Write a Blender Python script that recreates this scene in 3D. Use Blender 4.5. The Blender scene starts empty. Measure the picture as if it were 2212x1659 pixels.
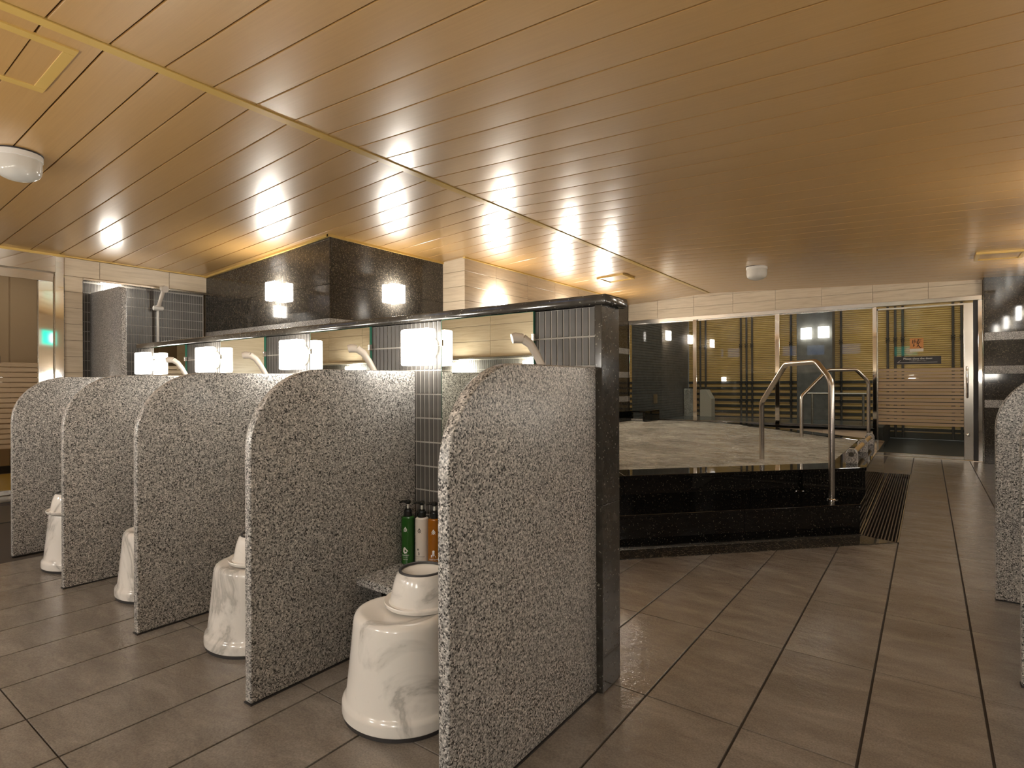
import bpy, bmesh, math, random
from math import sin, cos, pi, radians
from mathutils import Vector, Matrix

random.seed(7)
sc = bpy.context.scene
COL = sc.collection

# ------------------------------------------------------------------ camera, world, exposure
F_PX, YAW, PITCH, ROLL = 1224.86, -0.63282, 0.00034794, -0.00352704
CAM_H = 1.0


def cam_axes():
    r = Vector((cos(YAW), -sin(YAW), 0)); f = Vector((sin(YAW), cos(YAW), 0)); u = Vector((0, 0, 1))
    f2 = f * cos(PITCH) + u * sin(PITCH); u2 = u * cos(PITCH) - f * sin(PITCH)
    return r * cos(ROLL) + u2 * sin(ROLL), u2 * cos(ROLL) - r * sin(ROLL), f2


_r, _u, _f = cam_axes()
cam_data = bpy.data.cameras.new('camera')
cam_data.sensor_width = 36.0
cam_data.lens = 36.0 * F_PX / 2212.0
cam_data.clip_start = 0.02
cam_data.clip_end = 100
cam = bpy.data.objects.new('camera', cam_data)
COL.objects.link(cam)
cam.matrix_world = Matrix(((_r.x, _u.x, -_f.x, 0), (_r.y, _u.y, -_f.y, 0), (_r.z, _u.z, -_f.z, CAM_H), (0, 0, 0, 1)))
sc.camera = cam

world = bpy.data.worlds.new('world')
sc.world = world
world.use_nodes = True
world.node_tree.nodes['Background'].inputs[0].default_value = (0.90, 0.87, 0.77, 1)
world.node_tree.nodes['Background'].inputs[1].default_value = 0.75

LAMP_COL = (1.0, 0.94, 0.85)
LAMP_STRENGTH = 20.0        # wash-wall lamps
LAMP_STRENGTH_ROOM = 84.0   # rear, side and column lamps
sc.view_settings.view_transform = 'Standard'
sc.view_settings.look = 'None'
sc.view_settings.gamma = 1.0
sc.view_settings.use_curve_mapping = False
sc.view_settings.exposure = 0.0
sc.cycles.use_denoising = True
sc.cycles.max_bounces = 10
sc.cycles.diffuse_bounces = 5
sc.cycles.glossy_bounces = 6
sc.cycles.transmission_bounces = 6
sc.cycles.transparent_max_bounces = 12
sc.cycles.caustics_reflective = True
sc.cycles.blur_glossy = 0.15
sc.cycles.sample_clamp_indirect = 12.0


# ------------------------------------------------------------------ materials
class NT:
    def __init__(self, name):
        self.m = bpy.data.materials.new(name)
        self.m.use_nodes = True
        self.t = self.m.node_tree
        self.t.nodes.clear()
        self.out = self.t.nodes.new('ShaderNodeOutputMaterial')

    def n(self, kind, **kw):
        nd = self.t.nodes.new('ShaderNode' + kind)
        for k, v in kw.items():
            if k.startswith('i_'):
                nd.inputs[k[2:].replace('_', ' ')].default_value = v
            else:
                setattr(nd, k, v)
        return nd

    def l(self, a, b):
        self.t.links.new(a, b)

    def bsdf(self, **kw):
        b = self.n('BsdfPrincipled')
        for k, v in kw.items():
            b.inputs[k.replace('_', ' ')].default_value = v
        self.l(b.outputs[0], self.out.inputs[0])
        return b

    def coord(self, scale=(1, 1, 1), rnd=False):
        tc = self.n('TexCoord')
        mp = self.n('Mapping')
        mp.inputs['Scale'].default_value = scale
        self.l(tc.outputs['Object'], mp.inputs['Vector'])
        if rnd:
            oi = self.n('ObjectInfo')
            cb = self.n('CombineXYZ')
            for i, f in enumerate((37.0, 91.0, 53.0)):
                mu = self.n('Math', operation='MULTIPLY')
                mu.inputs[1].default_value = f
                self.l(oi.outputs['Random'], mu.inputs[0])
                self.l(mu.outputs[0], cb.inputs[i])
            self.l(cb.outputs[0], mp.inputs['Location'])
        return mp.outputs[0]

    def noise(self, vec, scale, detail=3.0, rough=0.5, dist=0.0):
        nz = self.n('TexNoise')
        nz.inputs['Scale'].default_value = scale
        nz.inputs['Detail'].default_value = detail
        nz.inputs['Roughness'].default_value = rough
        nz.inputs['Distortion'].default_value = dist
        self.l(vec, nz.inputs['Vector'])
        return nz.outputs['Fac']

    def ramp(self, fac, stops, mode='LINEAR'):
        r = self.n('ValToRGB')
        r.color_ramp.interpolation = mode
        el = r.color_ramp.elements
        while len(el) < len(stops):
            el.new(0.5)
        for e, (p, c) in zip(el, stops):
            e.position = p
            e.color = (c[0], c[1], c[2], 1) if len(c) == 3 else c
        self.l(fac, r.inputs[0])
        return r.outputs[0]

    def vor(self, vec, scale, rnd=1.0):
        v = self.n('TexVoronoi')
        v.inputs['Scale'].default_value = scale
        v.inputs['Randomness'].default_value = rnd
        self.l(vec, v.inputs['Vector'])
        return v

    def mix(self, fac, a, b, mode='MIX'):
        m = self.n('MixRGB', blend_type=mode)
        for s, v in ((0, fac), (1, a), (2, b)):
            if isinstance(v, (int, float)):
                m.inputs[s].default_value = v
            elif isinstance(v, tuple):
                m.inputs[s].default_value = (*v, 1) if len(v) == 3 else v
            else:
                self.l(v, m.inputs[s])
        return m.outputs[0]

    def bump(self, h, b, strength=0.1, dist=0.002):
        bp = self.n('Bump')
        bp.inputs['Strength'].default_value = strength
        bp.inputs['Distance'].default_value = dist
        self.l(h, bp.inputs['Height'])
        self.l(bp.outputs[0], b.inputs['Normal'])


def g(v):
    return (v, v, v)


def plain(name, col, rough=0.5, metal=0.0, spec=0.5):
    t = NT(name)
    t.bsdf(Base_Color=(*col, 1), Roughness=rough, Metallic=metal, Specular_IOR_Level=spec)
    return t.m


def granite_grey(name, tint=(1.0, 0.97, 0.93), rough=0.32, k=1.0):
    t = NT(name)
    b = t.bsdf(Roughness=rough, Specular_IOR_Level=0.45)
    vec = t.coord(rnd=True)
    v1 = t.vor(vec, 265)
    sep = t.n('SeparateColor')
    t.l(v1.outputs['Color'], sep.inputs[0])
    c1 = t.ramp(sep.outputs[0], [(0.0, g(.03 * k)), (.17, g(.05 * k)), (.22, g(.20 * k)), (.50, g(.35 * k)), (.78, g(.50 * k)), (1.0, g(.68 * k))])
    n1 = t.noise(vec, 120, 3, .6)
    c2 = t.ramp(n1, [(.34, g(.44)), (.48, g(.90)), (.66, g(1.13))])
    m = t.mix(1.0, c1, c2, 'MULTIPLY')
    n2 = t.noise(vec, 2.2, 2)
    c3 = t.ramp(n2, [(.3, (.92, .92, .92)), (.7, (1.06, 1.04, 1.02))])
    m = t.mix(1.0, m, c3, 'MULTIPLY')
    m = t.mix(1.0, m, tint, 'MULTIPLY')
    t.l(m, b.inputs['Base Color'])
    return t.m


def granite_black(name, base=.006, fleck=(.16, .13, .09), rough=.05, amount=.86, scale=170, spec=.5):
    t = NT(name)
    b = t.bsdf(Roughness=rough, Specular_IOR_Level=spec)
    vec = t.coord(rnd=True)
    v1 = t.vor(vec, scale)
    sep = t.n('SeparateColor')
    t.l(v1.outputs['Color'], sep.inputs[0])
    m1 = t.ramp(sep.outputs[0], [(0, g(0)), (amount - .01, g(0)), (amount, g(1)), (1.0, g(1))])
    m2 = t.ramp(t.noise(vec, 60, 2), [(.44, g(0)), (.60, g(1))])
    mask = t.mix(1.0, m1, m2, 'MULTIPLY')
    body = t.ramp(t.noise(vec, 30, 3), [(.3, (base * .75, base * .68, base * .58)), (.7, (base * 1.25, base * 1.13, base * .97))])
    t.l(t.mix(mask, body, fleck), b.inputs['Base Color'])
    return t.m


def cream_tile(name):
    t = NT(name)
    b = t.bsdf(Roughness=.30, Specular_IOR_Level=.5)
    vec = t.coord((1.1, 1.1, 14), rnd=True)
    n1 = t.noise(vec, 3.0, 5, .6, .4)
    c = t.ramp(n1, [(.30, (.50, .40, .28)), (.5, (.60, .50, .365)), (.72, (.66, .56, .42))])
    t.l(c, b.inputs['Base Color'])
    return t.m


def wood_ceiling(name):
    t = NT(name)
    b = t.bsdf(Roughness=.40, Specular_IOR_Level=.9, IOR=1.75)
    b.inputs['Coat Weight'].default_value = .75
    b.inputs['Coat Roughness'].default_value = .19
    vec = t.coord((.5, 30, 10), rnd=True)
    n1 = t.noise(vec, 3.0, 3, .5, .2)
    c = t.ramp(n1, [(.2, (.52, .298, .096)), (.5, (.55, .320, .105)), (.8, (.58, .342, .115))])
    n2 = t.noise(t.coord((1.6, 160, 10), rnd=True), 5.0, 2)
    c2 = t.ramp(n2, [(.35, g(.965)), (.65, g(1.02))])
    t.l(t.mix(1.0, c, c2, 'MULTIPLY'), b.inputs['Base Color'])
    return t.m


def floor_tile(name):
    t = NT(name)
    b = t.bsdf(Specular_IOR_Level=.6)
    vec = t.coord((1, 2.6, 1), rnd=True)
    n1 = t.noise(vec, 4.0, 6, .62, .4)
    c = t.ramp(n1, [(.25, (.155, .133, .112)), (.5, (.210, .183, .157)), (.75, (.285, .252, .216))])
    n2 = t.noise(t.coord(rnd=True), 190, 2)
    c2 = t.ramp(n2, [(.3, g(.82)), (.7, g(1.14))])
    t.l(t.mix(1.0, c, c2, 'MULTIPLY'), b.inputs['Base Color'])
    wet = t.noise(t.coord((1, 1.6, 1), rnd=True), 2.2, 3, .5)
    r = t.ramp(wet, [(.32, g(.07)), (.72, g(.22))])
    t.l(r, b.inputs['Roughness'])
    # wet relief: broad swell, stone grain and fine film of drops
    w = t.noise(t.coord(rnd=True), 34, 3, .6)
    w2 = t.noise(t.coord((1, 2.2, 1), rnd=True), 12, 4, .6)
    w3 = t.noise(t.coord(rnd=True), 210, 2, .6)
    a1 = t.n('Math', operation='ADD')
    t.l(w, a1.inputs[0]); t.l(w2, a1.inputs[1])
    a2 = t.n('Math', operation='MULTIPLY_ADD')
    a2.inputs[1].default_value = .35
    t.l(w3, a2.inputs[0]); t.l(a1.outputs[0], a2.inputs[2])
    t.bump(a2.outputs[0], b, .30, .006)
    return t.m


def marble_white(name):
    t = NT(name)
    b = t.bsdf(Roughness=.16, Specular_IOR_Level=.45)
    vec = t.coord((1, 1, .75), rnd=True)
    n1 = t.noise(vec, 3.4, 6, .58, 1.6)
    c = t.ramp(n1, [(.50, (.76, .725, .68)), (.56, (.66, .63, .59)), (.60, (.44, .42, .39)), (.64, (.60, .57, .53)), (.70, (.76, .725, .68))])
    t.l(c, b.inputs['Base Color'])
    return t.m


def mosaic(name, col=(.078, .072, .065)):
    t = NT(name)
    b = t.bsdf(Roughness=.42, Specular_IOR_Level=.45)
    vec = t.coord()
    n1 = t.noise(vec, 9, 2)
    c = t.ramp(n1, [(.3, tuple(x * .8 for x in col)), (.7, tuple(x * 1.25 for x in col))])
    t.l(c, b.inputs['Base Color'])
    return t.m


def emission(name, col, s):
    t = NT(name)
    e = t.n('Emission')
    e.inputs[0].default_value = (*col, 1)
    e.inputs[1].default_value = s
    t.l(e.outputs[0], t.out.inputs[0])
    return t.m


def pane_glass(name, tint=(.86, .90, .86), ior=1.55, wire=0.0):
    t = NT(name)
    fr = t.n('Fresnel')
    fr.inputs[0].default_value = ior
    tr = t.n('BsdfTransparent')
    tr.inputs[0].default_value = (*tint, 1)
    gl = t.n('BsdfGlossy')
    gl.inputs['Roughness'].default_value = 0.015
    mx = t.n('MixShader')
    t.l(fr.outputs[0], mx.inputs[0]); t.l(tr.outputs[0], mx.inputs[1]); t.l(gl.outputs[0], mx.inputs[2])
    last = mx.outputs[0]
    if wire:
        tc = t.n('TexCoord')
        acc = None
        for ang in (radians(45), radians(-45)):
            mp = t.n('Mapping')
            mp.inputs['Rotation'].default_value = (0, ang, 0)
            t.l(tc.outputs['Object'], mp.inputs['Vector'])
            wv = t.n('TexWave', bands_direction='X')
            wv.inputs['Scale'].default_value = 16.0
            t.l(mp.outputs[0], wv.inputs['Vector'])
            gt = t.n('Math', operation='GREATER_THAN')
            gt.inputs[1].default_value = .972
            t.l(wv.outputs['Fac'], gt.inputs[0])
            if acc is None:
                acc = gt.outputs[0]
            else:
                mxn = t.n('Math', operation='MAXIMUM')
                t.l(acc, mxn.inputs[0]); t.l(gt.outputs[0], mxn.inputs[1])
                acc = mxn.outputs[0]
        sc_ = t.n('Math', operation='MULTIPLY')
        sc_.inputs[1].default_value = wire
        t.l(acc, sc_.inputs[0])
        df = t.n('BsdfDiffuse')
        df.inputs[0].default_value = (.25, .24, .22, 1)
        m2 = t.n('MixShader')
        t.l(sc_.outputs[0], m2.inputs[0]); t.l(last, m2.inputs[1]); t.l(df.outputs[0], m2.inputs[2])
        last = m2.outputs[0]
    t.l(last, t.out.inputs[0])
    return t.m


def water_mat(name, col=(.58, .57, .50)):
    t = NT(name)
    b = t.bsdf(Roughness=.05, Specular_IOR_Level=.75)
    n1 = t.noise(t.coord((1, 1, 1)), 1.5, 8, .68, .8)
    c = t.ramp(n1, [(.36, tuple(x * .62 for x in col)), (.66, tuple(x * 1.3 for x in col))])
    t.l(c, b.inputs['Base Color'])
    n2 = t.noise(t.coord((1, 1.2, 1)), 7, 5, .65, .8)
    n3 = t.noise(t.coord((1, 1.3, 1)), 34, 3, .6)
    ad = t.n('Math', operation='MULTIPLY_ADD')
    ad.inputs[1].default_value = .25
    t.l(n3, ad.inputs[0]); t.l(n2, ad.inputs[2])
    t.bump(ad.outputs[0], b, 1.0, .13)
    return t.m


def wood_log(name):
    t = NT(name)
    b = t.bsdf(Roughness=.45)
    n1 = t.noise(t.coord((30, 2, 30)), 2.0, 4)
    t.l(t.ramp(n1, [(.3, (.30, .19, .06)), (.7, (.46, .32, .12))]), b.inputs['Base Color'])
    return t.m


def bamboo(name):
    t = NT(name)
    b = t.bsdf(Roughness=.42)
    n1 = t.noise(t.coord((1.4, 1, 16)), 2.4, 4)
    t.l(t.ramp(n1, [(.3, (.62, .375, .085)), (.7, (.80, .525, .16))]), b.inputs['Base Color'])
    return t.m


M = {
    'granite': granite_grey('speckled_grey_granite', k=1.14),
    'granite_top': granite_grey('grey_granite_shelf', rough=.26),
    'black': granite_black('polished_black_granite', .004, (.13, .12, .09), .035, .965, 260),
    'charcoal': granite_black('charcoal_granite', .048, (.30, .28, .24), .10, .975, 260, .55),
    'brownblack': granite_black('brown_black_granite', .042, (.20, .165, .12), .06, .82, 220, .5),
    'cream': cream_tile('cream_wall_tile'),
    'wood': wood_ceiling('ceiling_plank_wood'),
    'woodtrim': plain('ceiling_trim_wood', (.60, .40, .115), .3),
    'groove': plain('ceiling_groove', (.13, .062, .012), .7),
    'tile': floor_tile('wet_floor_tile'),
    'grout': plain('floor_joint', (.040, .030, .022), .8),
    'mosaic': mosaic('dark_mosaic_tile'),
    'mgrout': plain('mosaic_joint', (.40, .375, .34), .7),
    'cgrout': plain('cream_wall_joint', (.22, .16, .10), .8),
    'steel': plain('brushed_steel', (.66, .62, .56), .20, 1.0),
    'chrome': plain('polished_steel', (.80, .77, .72), .045, 1.0),
    'rail': plain('satin_steel_tube', (.62, .57, .51), .24, 1.0),
    'mirror': plain('mirror_silver', (.86, .88, .80), .0, 1.0),
    'mirror_edge': plain('mirror_edge_green', (.03, .13, .085), .15),
    'shade': emission('lit_lamp_shade', LAMP_COL, LAMP_STRENGTH),
    'shade_high': emission('lit_high_lamp_shade', LAMP_COL, LAMP_STRENGTH * 1.9),
    'shade_yard': emission('lit_yard_lamp_shade', LAMP_COL, LAMP_STRENGTH * .6),
    'shade_rear': emission('lit_rear_lamp_shade', LAMP_COL, LAMP_STRENGTH_ROOM * 1.5),
    'shade_room': emission('lit_room_lamp_shade', LAMP_COL, LAMP_STRENGTH_ROOM),
    'lampbase': plain('lamp_base_enamel', (.72, .68, .55), .35),
    'marble': marble_white('white_marble_resin'),
    'rubber': plain('dark_rubber_rim', (.03, .027, .027), .5),
    'shower': plain('beige_plastic', (.56, .50, .43), .28),
    'white': plain('white_enamel', (.72, .70, .66), .3),
    'dome': plain('opal_glass_dome', (.62, .60, .55), .12),
    'glass': pane_glass('window_glass', wire=.16),
    'doorglass': pane_glass('changing_room_door_glass', (.93, .92, .88), 1.35),
    'film': plain('beige_frosted_film', (.40, .29, .175), .42),
    'water': water_mat('bath_water'),
    'water2': water_mat('outdoor_bath_water', (.10, .105, .095)),
    'drain': plain('drain_channel_dark', (.006, .005, .005), .6),
    'grate': plain('grate_bar', (.13, .10, .085), .3, .6),
    'log': wood_log('smooth_round_log'),
    'bamboo': bamboo('bamboo_cane'),
    'batten': plain('dark_fence_batten', (.030, .028, .018), .55),
    'pole': plain('dark_bamboo_pole', (.055, .045, .035), .5),
    'cord': plain('black_knot_cord', (.02, .018, .015), .8),
    'ogrey': mosaic('outdoor_grey_mosaic', (.105, .102, .097)),
    'ostone': plain('outdoor_dark_stone', (.026, .027, .025), .5),
    'rough': granite_grey('rough_pale_stone', (1, .96, .88), .6, 1.5),
    'pale': plain('pale_painted_block', (.60, .54, .44), .5),
    'orange': plain('orange_paper', (.62, .27, .085), .6),
    'paper': plain('white_paper', (.72, .68, .58), .6),
    'ink': plain('brush_ink', (.025, .016, .01), .6),
    'signgrey': plain('charcoal_sign', (.028, .026, .027), .5),
    'signtxt': plain('pale_sign_lettering', (.60, .58, .54), .5),
    'green': plain('green_bottle_plastic', (.018, .085, .012), .12),
    'ivory': plain('ivory_bottle_plastic', (.62, .56, .50), .25),
    'amber': plain('amber_bottle_plastic', (.24, .080, .005), .12),
    'pump': plain('black_pump_plastic', (.012, .013, .012), .25),
    'pumptube': plain('white_pump_stem', (.66, .65, .58), .35),
    'lblack': plain('dark_print', (.03, .025, .025), .5),
    'lwhite': plain('white_print', (.70, .70, .64), .5),
    'yellow': plain('yellow_floor_mat', (.62, .40, .06), .6),
    'beigewall': plain('changing_room_wall', (.46, .34, .22), .6),
    'darkstrip': plain('dark_stone_strip', (.06, .06, .055), .22),
    'exit': emission('exit_sign_green', (.02, .75, .55), 2.2),
    'exitw': emission('exit_sign_white', (.9, .95, .9), 2.2),
    'day': emission('daylit_frosted_pane', (.40, .58, 1.0), 1.5),
    'ceilpanel': emission('changing_room_light', (1, .86, .66), 2.2),
    'plainceil': plain('plain_ceiling', (.6, .55, .48), .7),
}


# ------------------------------------------------------------------ mesh helpers
class MB:
    def __init__(self):
        self.v, self.f = [], []

    def add(self, vs, fs):
        o = len(self.v)
        self.v += [tuple(x) for x in vs]
        self.f += [tuple(i + o for i in q) for q in fs]
        return self

    def box(self, x0, x1, y0, y1, z0, z1):
        return self.add([(x0, y0, z0), (x1, y0, z0), (x1, y1, z0), (x0, y1, z0), (x0, y0, z1), (x1, y0, z1), (x1, y1, z1), (x0, y1, z1)],
                        [(3, 2, 1, 0), (4, 5, 6, 7), (0, 1, 5, 4), (1, 2, 6, 5), (2, 3, 7, 6), (3, 0, 4, 7)])

    def hexa(self, b, t):
        return self.add(list(b) + list(t), [(3, 2, 1, 0), (4, 5, 6, 7), (0, 1, 5, 4), (1, 2, 6, 5), (2, 3, 7, 6), (3, 0, 4, 7)])

    def prism(self, poly, z0, z1):
        n = len(poly)
        area = sum(poly[i][0] * poly[(i + 1) % n][1] - poly[(i + 1) % n][0] * poly[i][1] for i in range(n))
        if area < 0:
            poly = list(poly)[::-1]
        vs = [(x, y, z0) for x, y in poly] + [(x, y, z1) for x, y in poly]
        fs = [tuple(range(n - 1, -1, -1)), tuple(range(n, 2 * n))]
        fs += [(i, (i + 1) % n, n + (i + 1) % n, n + i) for i in range(n)]
        return self.add(vs, fs)

    def tube(self, pts, r, n=12, caps=True):
        pts = [Vector(p) for p in pts]
        rs = r if isinstance(r, (list, tuple)) else [r] * len(pts)
        vs, fs = [], []
        up = None
        for i, p in enumerate(pts):
            if i == 0:
                d = (pts[1] - p).normalized()
            elif i == len(pts) - 1:
                d = (p - pts[i - 1]).normalized()
            else:
                d = ((p - pts[i - 1]).normalized() + (pts[i + 1] - p).normalized()).normalized()
            if up is None:
                up = Vector((0, 0, 1)) if abs(d.z) < .9 else Vector((1, 0, 0))
            a = (up - d * up.dot(d)).normalized()
            up = a
            b = d.cross(a)
            k = 1.0
            if 0 < i < len(pts) - 1:
                k = 1.0 / max(.5, math.sqrt((1 + (p - pts[i - 1]).normalized().dot((pts[i + 1] - p).normalized())) / 2))
            for j in range(n):
                t = 2 * pi * j / n
                vs.append(p + (a * cos(t) + b * sin(t)) * rs[i])
        for i in range(len(pts) - 1):
            for j in range(n):
                fs.append((i * n + j, i * n + (j + 1) % n, (i + 1) * n + (j + 1) % n, (i + 1) * n + j))
        if caps:
            fs.append(tuple(range(n - 1, -1, -1)))
            fs.append(tuple((len(pts) - 1) * n + j for j in range(n)))
        return self.add(vs, fs)

    def lathe(self, prof, c=(0, 0, 0), n=40, sx=1.0, sy=1.0):
        vs, fs = [], []
        for (r, z) in prof:
            for j in range(n):
                t = 2 * pi * j / n
                vs.append((c[0] + r * cos(t) * sx, c[1] + r * sin(t) * sy, c[2] + z))
        for i in range(len(prof) - 1):
            for j in range(n):
                fs.append((i * n + j, i * n + (j + 1) % n, (i + 1) * n + (j + 1) % n, (i + 1) * n + j))
        if prof[0][0] > 1e-5:
            fs.append(tuple(range(n - 1, -1, -1)))
        if prof[-1][0] > 1e-5:
            fs.append(tuple((len(prof) - 1) * n + j for j in range(n)))
        return self.add(vs, fs)

    def mesh(self, name, bevel=0.0, seg=2, smooth=False, weld=False):
        me = bpy.data.meshes.new(name)
        me.from_pydata(self.v, [], self.f)
        if bevel or weld:
            bm = bmesh.new()
            bm.from_mesh(me)
            if weld:
                bmesh.ops.remove_doubles(bm, verts=bm.verts, dist=1e-5)
            if bevel:
                ed = [e for e in bm.edges if len(e.link_faces) == 2 and e.calc_face_angle(0) > .5]
                bmesh.ops.bevel(bm, geom=ed, offset=bevel, segments=seg, profile=.5, affect='EDGES', clamp_overlap=True)
            bm.to_mesh(me)
            bm.free()
        if smooth:
            for p in me.polygons:
                p.use_smooth = True
            me.set_sharp_from_angle(angle=.6)
        return me


LOC = {}


def link(name, me, mat, parent=None):
    o = bpy.data.objects.new(name, me)
    COL.objects.link(o)
    if mat is not None and not me.materials:
        me.materials.append(mat)
    if parent is not None:
        o.parent = parent
        if parent.name in LOC:
            o.location = -LOC[parent.name]
    return o


def part(name, mb, mat, parent, bevel=0.0, seg=2, smooth=False, weld=False):
    return link(name, mb.mesh(name, bevel, seg, smooth, weld), M[mat], parent)


def tag(o, label, cat, group=None):
    o['label'] = label
    o['category'] = cat
    o['kind'] = 'thing'
    if group:
        o['group'] = group
    return o


def thing(name, label, cat, loc=(0, 0, 0), group=None):
    o = bpy.data.objects.new(name, None)
    COL.objects.link(o)
    o.empty_display_size = .05
    o.location = loc
    LOC[o.name] = Vector(loc)
    return tag(o, label, cat, group)


def struct(name, mb=None, mat=None, bevel=0.0, parent=None):
    if mb is None:
        o = bpy.data.objects.new(name, None)
        COL.objects.link(o)
        LOC[o.name] = Vector((0, 0, 0))
    else:
        o = link(name, mb.mesh(name, bevel), M[mat], parent)
    o['kind'] = 'structure'
    return o


def kids(o):
    return list(o.children)


def dup(root, loc, rz=0.0, label=None, group=None):
    r = root.copy()
    COL.objects.link(r)
    r.location = loc
    r.rotation_euler = (0, 0, rz)
    if label:
        r['label'] = label
    if group:
        r['group'] = group
    for ch in kids(root):
        c = ch.copy(); COL.objects.link(c); c.parent = r
        for gch in kids(ch):
            d = gch.copy(); COL.objects.link(d); d.parent = c
    return r


def place(o, me, loc, parent, name=None, rz=0.0):
    c = bpy.data.objects.new(name or o, me)
    COL.objects.link(c)
    c.parent = parent
    c.location = Vector(loc) - (LOC[parent.name] if parent.name in LOC else Vector((0, 0, 0)))
    c.rotation_euler = (0, 0, rz)
    return c


def stuffed(o):
    o['kind'] = 'stuff'
    return o


def zc(x):
    return 2.46 - .0525 * (-2.838 - x) if x < -2.838 else 2.46 - .0483 * (x + 2.838)


# ------------------------------------------------------------------ floor
X_LEFT, X_RIGHT, Y_REAR, Y_WIN = -6.72, 1.05, -1.10, 9.25
floor = struct('floor', MB().box(-5.45, -.365, -1.2, 9.35, -.10, -.005).box(-.145, 1.2, -1.2, 9.35, -.10, -.005).box(-.365, -.145, -1.2, 4.27, -.10, -.005).box(-.365, -.145, 7.545, 9.35, -.10, -.005).box(-.365, -.145, 4.27, 7.545, -.10, -.07), 'grout')
TX, TY = .29, .606
tm = MB().box(-TX / 2 + .0035, TX / 2 - .0035, -TY / 2 + .002, TY / 2 - .002, -.02, 0.0).mesh('floor_tile', .0008, 1)
tm.materials.append(M['tile'])


def under_pool(x, y):
    # inside the tub outline, by half a tile
    return x < -.36 - TX / 2 and y > 4.9 + (x + .36) * 1.064 + .1 or (x < -2.6 and y > 2.6)


drop_x = []
for i in range(-18, 5):
    cx = -.153 + TX * (i + .5)
    for j in range(-5, 13):
        cy = 1.72 + TY * (j + .5)
        if cy > 9.3 or cx - TX / 2 < -5.46 or cx > 1.1 or cy < -1.1:
            continue
        if under_pool(cx, cy) or (cx < -4.5 and cy > 3.3):
            continue
        if -.36 < cx < -.15 and 4.2 < cy < 7.6:
            continue
        if cx < -.9 and 1.72 < cy < 2.3 and cx < -2.9:
            continue
        place('tile', tm, (cx, cy, 0), floor, 'tile')
for ya, yb in ((4.146, 4.285), (7.546, 7.778)):
    part('tile', MB().box(-.4395, -.1565, ya, yb, -.02, 0.0), 'tile', floor, .0008, 1)
# stone strip and drain in front of the changing-room door
part('threshold_strip', MB().box(-6.20, -5.455, -1.1, 3.2, -.06, .002), 'darkstrip', floor, .002, 1)
part('drain_channel', MB().box(-6.36, -6.205, -1.1, 3.2, -.06, -.008), 'drain', floor)
part('door_sill', MB().box(-6.95, -6.365, -1.1, 3.2, -.06, .006), 'darkstrip', floor, .002, 1)
for k in range(5):
    part('drain_bar', MB().box(-6.345 + k * .03, -6.337 + k * .03, -1.1, 3.2, -.02, .0), 'grate', floor)

# ------------------------------------------------------------------ ceiling
ceiling = struct('ceiling', MB().hexa(
    [(-6.95, -1.2, zc(-6.95) + .012), (-2.838, -1.2, 2.472), (-2.838, 9.35, 2.472), (-6.95, 9.35, zc(-6.95) + .012)],
    [(-6.95, -1.2, zc(-6.95) + .06), (-2.838, -1.2, 2.53), (-2.838, 9.35, 2.53), (-6.95, 9.35, zc(-6.95) + .06)]).hexa(
    [(-2.838, -1.2, 2.472), (1.15, -1.2, zc(1.15) + .012), (1.15, 9.35, zc(1.15) + .012), (-2.838, 9.35, 2.472)],
    [(-2.838, -1.2, 2.53), (1.15, -1.2, zc(1.15) + .06), (1.15, 9.35, zc(1.15) + .06), (-2.838, 9.35, 2.53)]), 'groove')
PW = .2185


def plank_mesh(name, xa, xb):
    prof = [(-.5 * PW + .0044, .011), (-.5 * PW + .0046, .0016)]
    for k in range(9):
        s = -1 + k / 4
        prof.append((s * (.5 * PW - .0058), .0007 * s * s))
    prof += [(.5 * PW - .0046, .0016), (.5 * PW - .0044, .011)]
    vs = [(xa, y, zc(xa) + z) for y, z in prof] + [(xb, y, zc(xb) + z) for y, z in prof]
    n = len(prof)
    fs = [(i, n + i, n + i + 1, i + 1) for i in range(n - 1)]
    mb = MB(); mb.add(vs, fs)
    me = mb.mesh(name, smooth=True)
    me.materials.append(M['wood'])
    return me


pl = plank_mesh('ceiling_plank_left', -6.86, -2.86)
pr = plank_mesh('ceiling_plank_right', -2.82, 1.12)
for k in range(-10, 39):
    yc = .942 + PW * (k + .5)
    if yc > 9.4:
        break
    place('plank', pl, (0, yc, 0), ceiling, 'plank')
    place('plank', pr, (0, yc, 0), ceiling, 'plank')
struct('trim_1', MB().hexa([(-2.879, -1.15, 2.4515), (-2.822, -1.15, 2.4525), (-2.822, 9.25, 2.4525), (-2.879, 9.25, 2.4515)],
                           [(-2.875, -1.15, 2.475), (-2.826, -1.15, 2.475), (-2.826, 9.25, 2.475), (-2.875, 9.25, 2.475)]), 'woodtrim', .0015)


def edge_trim(n, x0, x1, y0, y1, w=.028):
    """thin timber bead where the ceiling meets a wall"""
    zs = [zc(x) for x in (x0, x1, x1, x0)]
    p = [(x0, y0), (x1, y0), (x1, y1), (x0, y1)]
    return struct(n, MB().hexa([(x, y, z - w) for (x, y), z in zip(p, zs)], [(x, y, z + .004) for (x, y), z in zip(p, zs)]), 'woodtrim')


edge_trim('trim_2', -6.74, -4.405, 3.178, 3.205, .022)
edge_trim('trim_3', -4.425, -4.398, 3.178, 4.735, .022)
edge_trim('trim_4', -4.10, -4.072, 4.69, 8.2, .014)
edge_trim('trim_5', -6.735, -6.70, -1.1, 1.86, .022)
edge_trim('trim_6', -6.735, -6.712, 1.86, 3.19, .012)

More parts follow.
